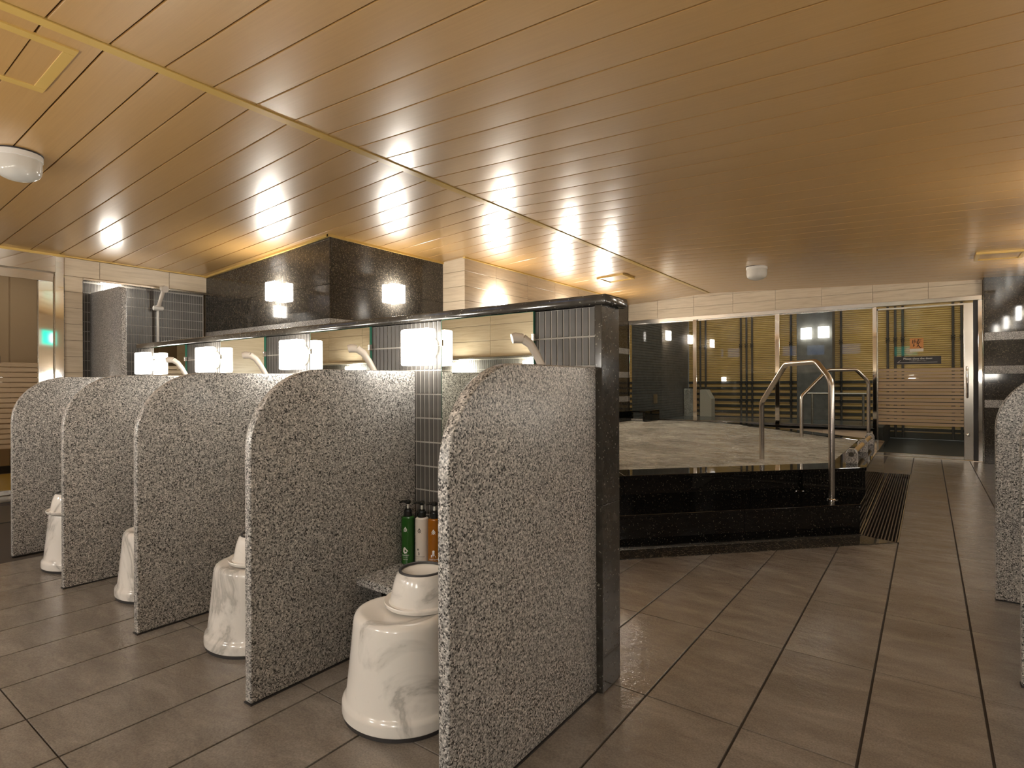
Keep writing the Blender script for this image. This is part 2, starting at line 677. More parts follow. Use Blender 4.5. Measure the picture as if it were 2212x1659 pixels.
# access hatch and vents in the ceiling
def hatch(name, label, cat, x0, x1, y0, y1, fw, drop, group=None):
    cz = (zc(x0) + zc(x1)) / 2
    h = thing(name, label, cat, ((x0 + x1) / 2, (y0 + y1) / 2, cz), group)
    def bar(a, b, c, d):
        pts = [(a, c), (b, c), (b, d), (a, d)]
        return MB().hexa([(x, y, zc(x) - drop) for x, y in pts], [(x, y, zc(x) + .006) for x, y in pts])
    part('frame', bar(x0, x0 + fw, y0, y1), 'woodtrim', h, .001, 1)
    part('frame', bar(x1 - fw, x1, y0, y1), 'woodtrim', h, .001, 1)
    part('frame', bar(x0 + fw, x1 - fw, y0, y0 + fw), 'woodtrim', h, .001, 1)
    part('frame', bar(x0 + fw, x1 - fw, y1 - fw, y1), 'woodtrim', h, .001, 1)
    pts = [(x0 + fw, y0 + fw), (x1 - fw, y0 + fw), (x1 - fw, y1 - fw), (x0 + fw, y1 - fw)]
    half = (y0 + y1) / 2
    for ya, yb in ((y0 + fw, .723 - .003), (.723 + .003, y1 - fw)) if name == 'ceiling_hatch' else ((y0 + fw, y1 - fw),):
        pts = [(x0 + fw, ya), (x1 - fw, ya), (x1 - fw, yb), (x0 + fw, yb)]
        part('panel', MB().hexa([(x, y, zc(x) - drop * .45) for x, y in pts], [(x, y, zc(x) + .004) for x, y in pts]), 'wood', h)
    return h


hatch('ceiling_hatch', 'square wooden access hatch set flush in the ceiling beside the ridge trim', 'hatch', -3.46, -2.965, .385, .875, .045, .008)
hatch('ceiling_vent', 'square wooden ceiling vent plate near the cream tiled wall', 'vent', -3.575, -3.195, 6.80, 7.17, .03, .022)
hatch('ceiling_vent', 'square wooden ceiling vent plate above the aisle by the black banded wall', 'vent', .395, .775, 7.34, 7.73, .03, .022)


def dome(label, x, y, r):
    z = zc(x)
    d = thing('ceiling_light', label, 'ceiling light', (x, y, z))
    part('base', MB().lathe([(r * .98, .002), (r * 1.02, -.004), (r * 1.02, -.034), (r * .97, -.038), (0.0001, -.038)], (x, y, z), 48), 'white', d, smooth=True)
    part('gasket', MB().lathe([(r * 1.035, .004), (r * 1.035, -.004), (r * .9, -.0045)], (x, y, z), 48), 'rubber', d, smooth=True)
    prof = [(r * .985, -.036), (r * .985, -.088), (r * .97, -.097)]
    for k in range(1, 9):
        a = k / 8 * pi / 2
        prof.append((r * .96 * cos(a) + 1e-4, -.099 - .062 * sin(a)))
    part('glass_dome', MB().lathe(prof, (x, y, z), 48), 'dome', d, smooth=True)
    return d


dome('unlit white dome light on the sloping ceiling above the changing room door side', -4.36, .985, .115)
dome('unlit white dome light on the ceiling over the bath', -1.66, 7.26, .118)


# ------------------------------------------------------------------ wall lamp prototype (mounted on a wall at y=0, pointing to -y)
def make_lamp(label, w, h, loc, rz=0.0, group=None, gap=.036, rbase=.052, d=.05, shade='shade_room'):
    t = thing('wall_lamp', label, 'wall lamp', (0, 0, 0), group)
    part('shade', MB().box(-w / 2, w / 2, -d - gap, -gap, -h / 2, h / 2), shade, t, .008, 3, True)
    prof = [(rbase, 0.0), (rbase, .010), (rbase * .9, .016), (rbase * .45, .020), (rbase * .45, gap + .004)]
    mb = MB().lathe(prof, (0, 0, 0), 32)
    mb.v = [(x, -z, y) for x, y, z in mb.v]
    part('base', mb, 'lampbase', t, smooth=True)
    t.location = loc
    t.rotation_euler = (0, 0, rz)
    return t


# ------------------------------------------------------------------ mosaic helper
CW, RH = .0244, .0975


def mosaic_tile_mesh(name, axis):
    """a single glazed mosaic stick; axis 'y': proud towards -y, 'x+': towards +x, 'x-': towards -x, 'y+': towards +y"""
    a, b, p = CW / 2 - .0027, RH / 2 - .0029, .0035
    mb = MB()
    if axis == 'y':
        mb.box(-a, a, -p, .001, -b, b)
    elif axis == 'y+':
        mb.box(-a, a, -.001, p, -b, b)
    elif axis == 'x+':
        mb.box(-.001, p, -a, a, -b, b)
    else:
        mb.box(-p, .001, -a, a, -b, b)
    me = mb.mesh(name, .0009, 1)
    me.materials.append(M['mosaic'])
    return me


def mosaic_field(parent, axis, plane, u0, u1, ztop, zbot, skip=None):
    """joined mosaic sticks on a plane"""
    a, b, p = CW / 2 - .0027, RH / 2 - .0029, .0035
    mb = MB()
    n = int((u1 - u0) / CW)
    off = (u1 - u0 - n * CW) / 2
    for i in range(n):
        u = u0 + off + CW * (i + .5)
        z = ztop - RH / 2
        while z - b > zbot - .05:
            if not (skip and skip(u, z)):
                zb = max(z - b, zbot)
                if axis == 'y':
                    mb.box(u - a, u + a, plane - p, plane, zb, z + b)
                elif axis == 'y+':
                    mb.box(u - a, u + a, plane, plane + p, zb, z + b)
                elif axis == 'x+':
                    mb.box(plane, plane + p, u - a, u + a, zb, z + b)
                else:
                    mb.box(plane - p, plane, u - a, u + a, zb, z + b)
            z -= RH
    o = part('mosaic_tiles', mb, 'mosaic', parent)
    return stuffed(o)


# ------------------------------------------------------------------ middle wash wall
YW = 1.653
CAPZ = 1.2555
wall_mid = struct('wall_middle', MB().box(-4.40, -.872, YW, 1.752, 0, 1.252), 'mgrout')
# near columns of mosaic as individual pieces
mt = mosaic_tile_mesh('mosaic_stick', 'y')
NC = int((4.40 - .872) / CW)


def near_zone(u, z):
    return (u > -1.112 and z > 1.02) or (-1.765 < u < -1.535)


for i in range(NC):
    u = -.872 - CW * (i + .5)
    z = CAPZ - .002 - RH / 2
    while z > .02:
        if near_zone(u, z):
            place('mosaic_tile', mt, (u, YW, z), wall_mid, 'mosaic_tile')
        z -= RH
mbj = MB()
for i in range(NC):
    u = -.872 - CW * (i + .5)
    z = CAPZ - .002 - RH / 2
    while z > .02:
        if not near_zone(u, z):
            mbj.box(u - CW / 2 + .0027, u + CW / 2 - .0027, YW - .0035, YW, z - RH / 2 + .0029, z + RH / 2 - .0029)
        z -= RH
stuffed(part('mosaic_tiles', mbj, 'mosaic', wall_mid))
part('end_panel', MB().box(-.871, -.845, 1.641, 1.768, 0.004, .608), 'charcoal', wall_mid, .002, 2)
part('end_panel', MB().box(-.871, -.845, 1.641, 1.768, .609, CAPZ), 'charcoal', wall_mid, .002, 2)
part('back_panel', MB().box(-4.40, -.872, 1.752, 1.768, 0.004, CAPZ), 'black', wall_mid)
part('coping', MB().box(-4.425, -.822, 1.628, 1.790, CAPZ, 1.288), 'charcoal', wall_mid, .007, 3, True)

# mirrors
def make_mirror(label, xa, xb):
    t = thing('wall_mirror', label, 'mirror', ((xa + xb) / 2, 1.645, .62), 'mirrors along the wash wall')
    part('mirror_glass', MB().add([(xa + .002, 1.6375, .62), (xb - .002, 1.6375, .62), (xb - .002, 1.6375, 1.252), (xa + .002, 1.6375, 1.252)], [(0, 1, 2, 3)]), 'mirror', t)
    part('backing', MB().box(xa, xb, 1.638, 1.6485, .618, 1.2535), 'mirror_edge', t)
    for x in (xa, xb):
        s = 1 if x == xa else -1
        part('clip', MB().box(min(x - s * .004, x + s * .007), max(x - s * .004, x + s * .007), 1.632, 1.648, 1.150, 1.176), 'steel', t, .001, 1)
    return t


MIR = [(-1.545, -1.107), (-2.412, -1.973), (-3.279, -2.820), (-4.165, -3.715)]
ORD = ['first', 'second', 'third', 'fourth']
for (xa, xb), o_ in zip(MIR, ORD):
    make_mirror('frameless mirror in the %s wash bay from the black granite wall end' % o_, xa, xb)

# lamps between mirrors
LX = [-1.625, -2.490, -3.354, -4.203]
for x, o_ in zip(LX, ORD):
    make_lamp('glowing white cube lamp beside the mirror of the %s bay from the black wall end' % o_, .150, .144, (x, YW - .004, 1.147), 0, 'cube lamps along the wash wall', shade='shade')


# ------------------------------------------------------------------ partitions
def partition_mesh(L):
    R, T, Ht = .265, .036, 1.055
    prof = [(0.0, .004), (L, .004), (L, Ht)]
    for k in range(0, 15):
        a = pi / 2 + k / 14 * pi / 2
        prof.append((R + R * cos(a), Ht - R + R * sin(a)))
    n = len(prof)
    vs = [(0, y, z) for y, z in prof] + [(-T, y, z) for y, z in prof]
    fs = [tuple(range(n)), tuple(range(2 * n - 1, n - 1, -1))] + [(i + 1, i, n + i, n + i + 1) if i + 1 < n else (0, i, n + i, n) for i in range(n)]
    mb = MB(); mb.add(vs, fs)
    return mb.mesh('granite_partition', .006, 3, True)


pm = partition_mesh(.707)
pm.materials.append(M['granite'])
pm2 = partition_mesh(.80)
pm2.materials.append(M['granite'])


def put_partition(me, loc, rz, label, group):
    o = bpy.data.objects.new('granite_partition', me)
    COL.objects.link(o)
    o.location = loc
    o.rotation_euler = (0, 0, rz)
    tag(o, label, 'partition', group)
    sm = MB().box(-.038, .002, -.002, .70, 0, .0042)
    s = link('sealant', sm.mesh('sealant'), M['rubber'])
    s.parent = o
    return o


PXS = [-.868, -1.702, -2.554, -3.424, -4.305]
PL = ['rounded grey granite partition nearest of the row, against the black granite wall end',
      'rounded grey granite partition with a shelf of pump bottles on its right side',
      'rounded grey granite partition, third in the row from the black wall end',
      'rounded grey granite partition, fourth in the row from the black wall end',
      'rounded grey granite partition at the far end of the row, by the changing room door']
for x, l_ in zip(PXS, PL):
    put_partition(pm, (x, .941, 0), 0, l_, 'granite partitions along the wash wall')
put_partition(pm2, (.249, 3.41, 0), -pi / 2, 'rounded grey granite partition at the picture edge before the black banded wall', 'granite partitions along the side wall')
put_partition(pm2, (.245, 2.485, 0), -pi / 2, 'rounded grey granite partition barely showing at the picture edge, closest on the side wall', 'granite partitions along the side wall')

# granite shelves between the partitions
bays = [(-1.701, -.907), (-2.553, -1.741), (-3.423, -2.593), (-4.304, -3.463)]
for (xa, xb), o_ in zip(bays, ORD):
    s = tag(part('granite_shelf', MB().box(xa + .001, xb - .001, 1.343, 1.648, .262, .291), 'granite_top', None, .003, 2),
            'grey granite shelf across the back of the %s bay from the black wall end' % o_, 'shelf', 'granite shelves in the wash bays')
    k = tag(part('wash_bay_riser', MB().box(xa + .002, xb - .002, 1.46, 1.647, .004, .261), 'black', None, .002, 1),
            'dark stone riser under the shelf of the %s bay from the black wall end' % o_, 'riser', 'stone risers under the shelves')

# ------------------------------------------------------------------ stools and bowls
def make_stool(loc):
    t = thing('bath_stool', '', 'stool', (0, 0, 0), 'marbled stools in the wash bays')
    prof = [(.183, .0115), (.187, .015), (.187, .040), (.1855, .047), (.179, .054), (.174, .060), (.166, .13), (.157, .21), (.151, .275), (.148, .292), (.142, .302), (.133, .3075),
            (.124, .3085), (.114, .3065), (.07, .303), (1e-4, .302)]
    part('body', MB().lathe(prof, (0, 0, 0), 64, 1, .88), 'marble', t, smooth=True)
    part('foot_ring', MB().lathe([(.176, 0), (.1835, .001), (.1835, .0112), (.17, .0113)], (0, 0, 0), 64, 1, .88), 'rubber', t, smooth=True)
    return t


def make_bowl():
    t = thing('wash_bowl', '', 'bowl', (0, 0, 0), 'upturned marbled bowls on the stools')
    prof = [(.108, .004), (.113, .000), (.1165, .003), (.119, .012), (.1175, .015), (.114, .013), (.104, .009), (.099, .013), (.096, .030), (.089, .066), (.082, .088), (.077, .098), (.0735, .101)]
    part('body', MB().lathe(prof + [(.0735, .102), (.066, .0985), (1e-4, .0985)], (0, 0, 0), 64), 'marble', t, smooth=True)
    ring = MB()
    pr_ = [(.0690 + .0048 * cos(2 * pi * k / 10), .1035 + .0042 * sin(2 * pi * k / 10)) for k in range(11)]
    n = 64
    ring.v = [(r_ * cos(2 * pi * q / n), r_ * sin(2 * pi * q / n), z_) for r_, z_ in pr_ for q in range(n)]
    ring.f = [(i_ * n + q, i_ * n + (q + 1) % n, (i_ + 1) * n + (q + 1) % n, (i_ + 1) * n + q) for i_ in range(10) for q in range(n)]
    part('foot_ring', ring, 'rubber', t, smooth=True)
    return t


stool = make_stool(None)
SP = [(-1.314, 1.204), (-2.148, 1.194), (-3.028, 1.197), (-3.842, 1.126)]
bowl = make_bowl()
BP = [(-1.300, 1.285), (-2.139, 1.225), (-3.0, 1.28), (-3.822, 1.092)]
for i, ((x, y), (bx_, by_), o_) in enumerate(zip(SP, BP, ORD)):
    lab = 'white grey-veined marbled bath stool in the %s bay from the black wall end' % o_
    blab = 'upturned marbled wash bowl on the stool of the %s bay from the black wall end' % o_
    if i == 0:
        s, b = stool, bowl
        s.location = (x, y, 0); b.location = (bx_, by_, .309)
        s['label'] = lab; b['label'] = blab
    else:
        s = dup(stool, (x, y, 0), 0, lab)
        if i != 2:
            b = dup(bowl, (bx_, by_, .309), .7 * i, blab)


# ------------------------------------------------------------------ text helpers
def text_mesh(body, size, extrude=.0004, bold=0.0):
    cu = bpy.data.curves.new('t', 'FONT')
    cu.body = body
    cu.size = size
    cu.extrude = extrude
    cu.offset = bold
    cu.align_x = 'CENTER'
    cu.resolution_u = 3
    ob = bpy.data.objects.new('t', cu)
    COL.objects.link(ob)
    dg = bpy.context.evaluated_depsgraph_get()
    me = bpy.data.meshes.new_from_object(ob.evaluated_get(dg))
    bpy.data.objects.remove(ob)
    bpy.data.curves.remove(cu)
    return me


def stroke(mb, pts, w, h=.0006):
    """flat brush stroke in the x-z plane facing -y"""
    for i in range(len(pts) - 1):
        (x0, z0), (x1, z1) = pts[i], pts[i + 1]
        d = Vector((x1 - x0, z1 - z0))
        L = d.length or 1e-6
        d /= L
        n_ = Vector((-d.y, d.x)) * w / 2
        e = d * w * .3
        q = [(x0 - e.x + n_.x, z0 - e.y + n_.y), (x1 + e.x + n_.x * .7, z1 + e.y + n_.y * .7), (x1 + e.x - n_.x * .7, z1 + e.y - n_.y * .7), (x0 - e.x - n_.x, z0 - e.y - n_.y)]
        mb.add([(x, -h, z) for x, z in q] + [(x, 0, z) for x, z in q],
               [(0, 1, 2, 3), (7, 6, 5, 4), (0, 4, 5, 1), (1, 5, 6, 2), (2, 6, 7, 3), (3, 7, 4, 0)])


def bend(vs, r, a0):
    """wrap flat (x, depth, z) points round a cylinder of radius r whose facing direction is angle a0"""
    out = []
    for x, y, z in vs:
        a = a0 + x / r
        rr = r - y
        out.append((rr * cos(a), rr * sin(a), z))
    return out


# ------------------------------------------------------------------ pump bottles
def make_bottle(label, loc, mat, kind, inkmat):
    r, hb = .0265, .186
    t = thing('pump_bottle', label, 'bottle', loc, 'pump bottles on the shelf')
    LOC[t.name] = Vector((0, 0, 0))
    prof = [(.024, 0), (r, .003), (r, hb - .012), (r * .96, hb - .004), (r * .8, hb), (.016, hb + .001)]
    part('body', MB().lathe(prof, (0, 0, 0), 40), mat, t, smooth=True)
    part('collar', MB().lathe([(.0165, hb), (.0165, hb + .022), (.012, hb + .025), (.012, hb + .030), (.008, hb + .031)], (0, 0, 0), 28), 'pump', t, smooth=True)
    part('pump_stem', MB().lathe([(.0042, hb + .03), (.0042, hb + .050)], (0, 0, 0), 16), 'pumptube', t, smooth=True)
    hd = MB().lathe([(.0075, hb + .048), (.0115, hb + .053), (.0115, hb + .060), (.008, hb + .064), (1e-4, hb + .065)], (0, 0, 0), 20)
    hd.tube([(0, 0, hb + .057), (-.018, -.014, hb + .058), (-.026, -.020, hb + .053)], [.0055, .0045, .003], 10)
    part('pump_head', hd, 'pump', t, smooth=True)
    a0 = math.atan2(-loc[1], -loc[0]) - (.42 if kind != 'body' else .16)
    R = r + .0002
    crest = MB()
    cz = hb * .735
    for a in range(16):
        t0, t1 = a / 16 * 2 * pi, (a + 1) / 16 * 2 * pi
        for ra, rb in ((.0048, .0072), (0.0008, .0030)):
            crest.add([(ra * cos(t0), 0, cz + ra * sin(t0)), (rb * cos(t0), 0, cz + rb * sin(t0)), (rb * cos(t1), 0, cz + rb * sin(t1)), (ra * cos(t1), 0, cz + ra * sin(t1))], [(0, 1, 2, 3)])
    crest.add([(-.004, 0, cz + .0065), (.004, 0, cz + .0065), (0, 0, cz + .0125)], [(0, 1, 2)])
    crest.add([(-.0105, 0, cz - .0095), (.0105, 0, cz - .0095), (.0075, 0, cz - .0065), (-.0075, 0, cz - .0065)], [(0, 1, 2, 3)])
    crest.v = bend(crest.v, R, a0)
    part('crest', crest, inkmat, t)
    mk = MB()
    mz = hb * .30
    if kind == 'shampoo':
        pts_o = [(-.0095, -.006), (-.004, -.0125), (.004, -.011), (.0115, -.002), (.004, .006), (-.001, .0125), (-.007, .011), (-.0095, .004)]
        pts_i = [(x * .42 + .001, z * .42 - .001) for x, z in pts_o]
        n = len(pts_o)
        for i in range(n):
            j = (i + 1) % n
            mk.add([(pts_i[i][0], 0, mz + pts_i[i][1]), (pts_o[i][0], 0, mz + pts_o[i][1]), (pts_o[j][0], 0, mz + pts_o[j][1]), (pts_i[j][0], 0, mz + pts_i[j][1])], [(0, 1, 2, 3)])
        words = [('SHAMPOO', .0062, -.021), ('シャンプー', .0046, -.028), ('MOISTURE', .0042, -.0365)]
    elif kind == 'conditioner':
        for (dx, dz, rx, rz_) in ((-.006, .009, .003, .0042), (-.003, -.001, .0018, .0022), (-.0015, -.008, .0022, .006)):
            mk.add([(dx + rx * cos(k * pi / 5), 0, mz + dz + rz_ * sin(k * pi / 5)) for k in range(10)], [tuple(range(10))])
        words = [('CONDITIONER', .0062, -.021), ('ヘアコンディショナー', .0040, -.028), ('MOISTURE', .0036, -.0365)]
    else:
        for q in ([(-.010, -.013), (.010, -.013), (.009, -.006), (.001, -.003), (-.003, -.006), (-.010, -.009)],
                  [(-.004, -.004), (.004, -.004), (.003, .010), (-.004, .009)], [(-.0105, -.010), (-.0065, -.010), (-.006, -.001), (-.010, -.002)]):
            mk.add([(x, 0, mz - .004 + z) for x, z in q], [tuple(range(len(q)))])
        mk.add([(.0045 * cos(k * pi / 6), 0, mz + .0075 + .0045 * sin(k * pi / 6)) for k in range(12)], [tuple(range(12))])
        words = [('BODY SOAP', .0066, -.026), ('ボディソープ', .0042, -.0335)]
    mk.v = bend(mk.v, R, a0)
    part('emblem', mk, inkmat, t)
    for wd, sz, dz in words:
        me = text_mesh(wd, sz, 0.0)
        for v in me.vertices:
            x, y, z = v.co
            v.co = bend([(x, 0, mz + dz + y)], R, a0)[0]
        me.materials.clear()
        link('lettering', me, M[inkmat], t)
    return t


make_bottle('green shampoo pump bottle on the shelf, against the granite partition', (-1.670, 1.574, .2912), 'green', 'shampoo', 'lwhite')
make_bottle('ivory conditioner pump bottle between the green and amber bottles', (-1.610, 1.592, .2912), 'ivory', 'conditioner', 'lblack')
make_bottle('amber body soap pump bottle beside the ivory bottle', (-1.556, 1.606, .2912), 'amber', 'body', 'lwhite')


# ------------------------------------------------------------------ hand showers
def make_shower(x):
    """hand shower leaning out from a wall holder; origin on the wall plane at floor"""
    t = thing('hand_shower', '', 'shower', (0, 0, 0), 'hand showers in the wash bays')
    part('handle', MB().tube([(0, -.040, .93), (-.004, -.060, .985), (-.014, -.084, 1.045), (-.028, -.108, 1.098), (-.040, -.126, 1.130), (-.056, -.146, 1.148)],
                             [.0105, .0115, .0122, .0130, .0140, .0155], 18), 'shower', t, smooth=True)
    part('spray_head', MB().tube([(-.056, -.146, 1.148), (-.072, -.163, 1.150), (-.080, -.172, 1.147)], [.0160, .0175, .0160], 20), 'shower', t, smooth=True)
    part('holder', MB().tube([(0, -.002, .965), (0, -.026, .965), (-.003, -.058, .962)], [.020, .016, .018], 16), 'chrome', t, smooth=True)
    pts = [(0, -.040, .93)] + [(.012 * sin(k / 10 * pi), -.04 - .02 * sin(k / 10 * pi), .93 - .048 * k) for k in range(1, 11)]
    part('hose', MB().tube(pts, .0065, 10), 'steel', t, smooth=True)
    TO = -.12
    fb = MB().tube([(TO - .09, -.045, .44), (TO + .09, -.045, .44)], .021, 18)
    fb.tube([(TO - .06, .0, .44), (TO - .06, -.045, .44)], .015, 12).tube([(TO + .06, .0, .44), (TO + .06, -.045, .44)], .015, 12)
    fb.tube([(TO, -.045, .44), (TO, -.10, .435), (TO, -.15, .40)], .011, 12)
    part('mixer_tap', fb, 'chrome', t, smooth=True)
    for s in (-1, 1):
        part('tap_knob', MB().tube([(TO + s * .09, -.045, .44), (TO + s * .125, -.045, .44)], .024, 18), 'chrome', t, smooth=True)
    return t


sh = make_shower(0)
SHX = [-1.003, -1.836, -2.658, -3.505]
for i, (x, o_) in enumerate(zip(SHX, ORD)):
    lab = 'beige hand shower on its wall holder in the %s bay from the black wall end' % o_
    if i == 0:
        sh.location = (x, YW - .004, 0); sh['label'] = lab
    else:
        dup(sh, (x, YW - .004, 0), 0, lab)


# ------------------------------------------------------------------ cream tile helper
def tile_wall(parent, name, axis, plane, us, zs, mat, gap=.0016, thick=.008, ztop=None, limit=None):
    """one object per tile; us/zs are joint positions; axis 'x+' / 'x-' plane x=const facing, 'y-' / 'y+' plane y=const"""
    for i in range(len(us) - 1):
        for j in range(len(zs) - 1):
            a, b = us[i] + gap, us[i + 1] - gap
            z0, z1 = zs[j] + gap, zs[j + 1] - gap
            if axis[0] == 'y':
                ta, tb = (min(z1, zc(a) + .01), min(z1, zc(b) + .01)) if ztop else (z1, z1)
                if min(ta, tb) < z0 + .005:
                    continue
                y0, y1 = (plane, plane + thick) if axis == 'y-' else (plane - thick, plane)
                mb = MB().hexa([(a, y0, z0), (b, y0, z0), (b, y1, z0), (a, y1, z0)], [(a, y0, ta), (b, y0, tb), (b, y1, tb), (a, y1, ta)])
            else:
                x0, x1 = (plane - thick, plane) if axis == 'x+' else (plane, plane + thick)
                mb = MB().box(x0, x1, a, b, z0, z1)
            part(name, mb, mat, parent, .0012, 1)


# ------------------------------------------------------------------ black granite column and cream wall beside the pool
wall_back = struct('wall_back', MB().box(-6.9, -4.43, 3.222, 4.715, 0, 2.40), 'cgrout')
for xa, xb in ((-6.75, -5.97), (-5.97, -5.19), (-5.19, -4.413)):
    for za, zb, m_ in ((0, .62, 'brownblack'), (.62, 1.553, 'brownblack'), (1.553, 1.612, 'granite'), (1.612, 1.925, 'brownblack'), (1.925, 2.39, 'brownblack')):
        part('granite_panel', MB().box(xa + .0008, xb - .0008, 3.2, 3.222, za + .0008, zb - .0008), m_, wall_back, .001, 1)
for ya, yb in ((3.222, 3.968), (3.968, 4.715)):
    for za, zb, m_ in ((0, .62, 'brownblack'), (.62, 1.553, 'brownblack'), (1.553, 1.612, 'granite'), (1.612, 1.925, 'brownblack'), (1.925, 2.40, 'brownblack')):
        part('granite_panel', MB().box(-4.431, -4.412, ya + .0008, yb - .0008, za + .0008, zb - .0008), m_, wall_back, .001, 1)
make_lamp('glowing cube lamp on the front face of the black granite column', .161, .184, (-5.232, 3.2, 1.930), 0, 'cube lamps on the black column', d=.068)
make_lamp('glowing cube lamp on the side face of the black granite column', .175, .184, (-4.412, 3.970, 1.930), pi / 2, 'cube lamps on the black column', d=.045)

wall_pool = struct('wall_pool', MB().box(-4.6, -4.095, 4.712, 8.2, 0, 2.41), 'cgrout')
ZR = [0.35, 0.51, 0.67, .83, .99, 1.15, 1.31, 1.47, 1.63, 1.768, 1.922, 2.08, 2.246, 2.402]
tile_wall(wall_pool, 'tile', 'x+', -4.085, [4.70, 5.262, 5.915, 6.565, 7.215, 7.87, 8.2], ZR, 'cream')
tile_wall(wall_pool, 'tile', 'y-', 4.702, [-4.412, -4.086], ZR, 'cream', ztop=True)
for y, l_ in ((5.27, 'glowing cube lamp on the cream tiled wall, just above the black coping'), (6.78, 'glowing cube lamp on the cream pool wall hidden behind the black coping, middle one'), (8.02, 'glowing cube lamp on the cream pool wall closest to the windows')):
    make_lamp(l_, .19, .184, (-4.085, y, 1.925), pi / 2, 'cube lamps on the cream pool wall')
wall_pool2 = struct('wall_corner', MB().box(-4.6, -4.265, 8.2, 9.35, 0, 2.41), 'cgrout')
BANDS = [(0, .69, 'brownblack'), (.69, .785, 'granite'), (.785, 1.106, 'brownblack'), (1.106, 1.206, 'granite'), (1.206, 1.518, 'brownblack'), (1.518, 1.616, 'granite'), (1.616, 1.94, 'brownblack'), (1.94, 2.36, 'brownblack')]
for za, zb, m_ in BANDS:
    part('granite_panel', MB().box(-4.265, -4.245, 8.2, 9.24, za + .0008, zb - .0008), m_, wall_pool2, .001, 1)

# ------------------------------------------------------------------ left wall, changing-room door
wall_left = struct('wall_left', MB().box(-6.95, -6.83, 1.86, 3.23, 0, 2.30), 'cgrout')
part('tile_bed', MB().box(-6.83, -6.728, 1.86, 2.008, 0, 2.26).box(-6.83, -6.728, 2.008, 3.2, 2.052, 2.26), 'cgrout', wall_left)
tile_wall(wall_left, 'tile', 'x+', -6.72, [1.858, 2.008], [0, .19, .345, .50, .655, .81, .97, 1.127, 1.284, 1.442, 1.600, 1.757, 1.914], 'cream')
tile_wall(wall_left, 'tile', 'x+', -6.72, [1.858, 2.151], [1.914, 2.067], 'cream')if False else None
tile_wall(wall_left, 'tile', 'x+', -6.72, [1.858, 2.008], [1.914, 2.067], 'cream')
tile_wall(wall_left, 'tile', 'x+', -6.72, [1.858, 2.151, 2.80, 3.20], [2.067, 2.243], 'cream')
mosaic_field(wall_left, 'x+', -6.800, 2.012, 3.2, 2.03, .02)
part('mosaic_bed', MB().box(-6.83, -6.799, 2.008, 3.2, 0, 2.05), 'mgrout', wall_left)
part('niche_return', MB().box(-6.80, -6.722, 2.0085, 2.0125, 0, 2.03), 'mosaic', wall_left)
struct('trim_7', MB().box(-6.80, -6.690, 2.005, 3.2, 2.036, 2.062), 'steel', .004)
lampL = make_lamp('glowing cube lamp half hidden behind the tall granite slab on the dark mosaic', .16, .15, (-6.797, 2.27, 1.945), pi / 2, shade='shade')
# tall slab beside the standing shower
slab = MB().add([], [])
Ys, Ye = 2.090, 2.135
pr_ = [(-6.795, .004), (-6.0, .004), (-6.0, 1.835), (-6.008, 1.875), (-6.03, 1.905), (-6.06, 1.921), (-6.10, 1.926), (-6.795, 1.930)]
n_ = len(pr_)
slab.add([(x, Ys, z) for x, z in pr_] + [(x, Ye, z) for x, z in pr_], [tuple(range(n_)), tuple(range(2 * n_ - 1, n_ - 1, -1))] + [((i + 1) % n_, i, n_ + i, n_ + (i + 1) % n_) for i in range(n_)])
tag(part('granite_screen', slab, 'granite', None, .006, 2, True), 'tall narrow grey granite slab standing out from the dark mosaic wall', 'partition')
t = thing('standing_shower', 'white slide-bar hand shower on the dark mosaic wall', 'shower', (-6.79, 2.69, .9))
part('slide_bar', MB().tube([(-6.735, 2.69, .95), (-6.735, 2.69, 1.87)], .013, 16), 'white', t, smooth=True)
part('knob', MB().tube([(-6.735, 2.645, 1.835), (-6.735, 2.74, 1.835)], [.026, .026], 18), 'white', t, .004, 2, True)
part('hand_piece', MB().tube([(-6.70, 2.685, 1.855), (-6.66, 2.695, 1.95), (-6.625, 2.705, 2.03)], [.018, .020, .022], 18), 'shower', t, smooth=True)
part('spray_head', MB().tube([(-6.64, 2.70, 2.045), (-6.585, 2.705, 2.03)], [.032, .036], 22), 'shower', t, smooth=True)
for z_ in (.97, 1.86):
    part('bracket', MB().tube([(-6.80, 2.69, z_), (-6.735, 2.69, z_)], .012, 12), 'white', t, smooth=True)

# door in the left wall
door_left = struct('door_1')
part('post', MB().prism([(-6.76, 1.790), (-6.7225, 1.790), (-6.7015, 1.850), (-6.705, 1.856), (-6.76, 1.857)], 0, 2.235), 'chrome', door_left)
part('fascia', MB().box(-6.74, -6.705, -1.1, 1.787, 2.084, 2.24), 'chrome', door_left, .001, 1)
part('head_rail', MB().box(-6.765, -6.722, -.2, 1.776, 1.992, 2.072), 'chrome', door_left, .001, 1)
part('stile', MB().prism([(-6.775, 1.668), (-6.757, 1.670), (-6.7215, 1.771), (-6.725, 1.776), (-6.775, 1.776)], .03, 1.9915), 'chrome', door_left)
part('stile_bead', MB().box(-6.757, -6.748, 1.658, 1.669, .03, 1.9915), 'steel', door_left, .002, 1)
part('bottom_rail', MB().box(-6.765, -6.735, .3, 1.667, .012, .05), 'steel', door_left)
part('jamb', MB().box(-6.80, -6.77, 1.775, 1.79, 0, 2.08), 'steel', door_left)
part('pane', MB().add([(-6.748, .3, .05), (-6.748, 1.668, .05), (-6.748, 1.668, 1.992), (-6.748, .3, 1.992)], [(0, 1, 2, 3)]), 'doorglass', door_left)
for k in range(17):
    z = .43 + k * .0467
    part('film_stripe', MB().box(-6.7462, -6.7452, .3, 1.664, z, z + .037), 'film', door_left)
tag(part('door_sign', MB().box(-6.745, -6.738, 1.20, 1.393, 1.205, 1.272), 'signgrey', None), 'small dark grey sign stuck on the changing room door glass', 'sign')
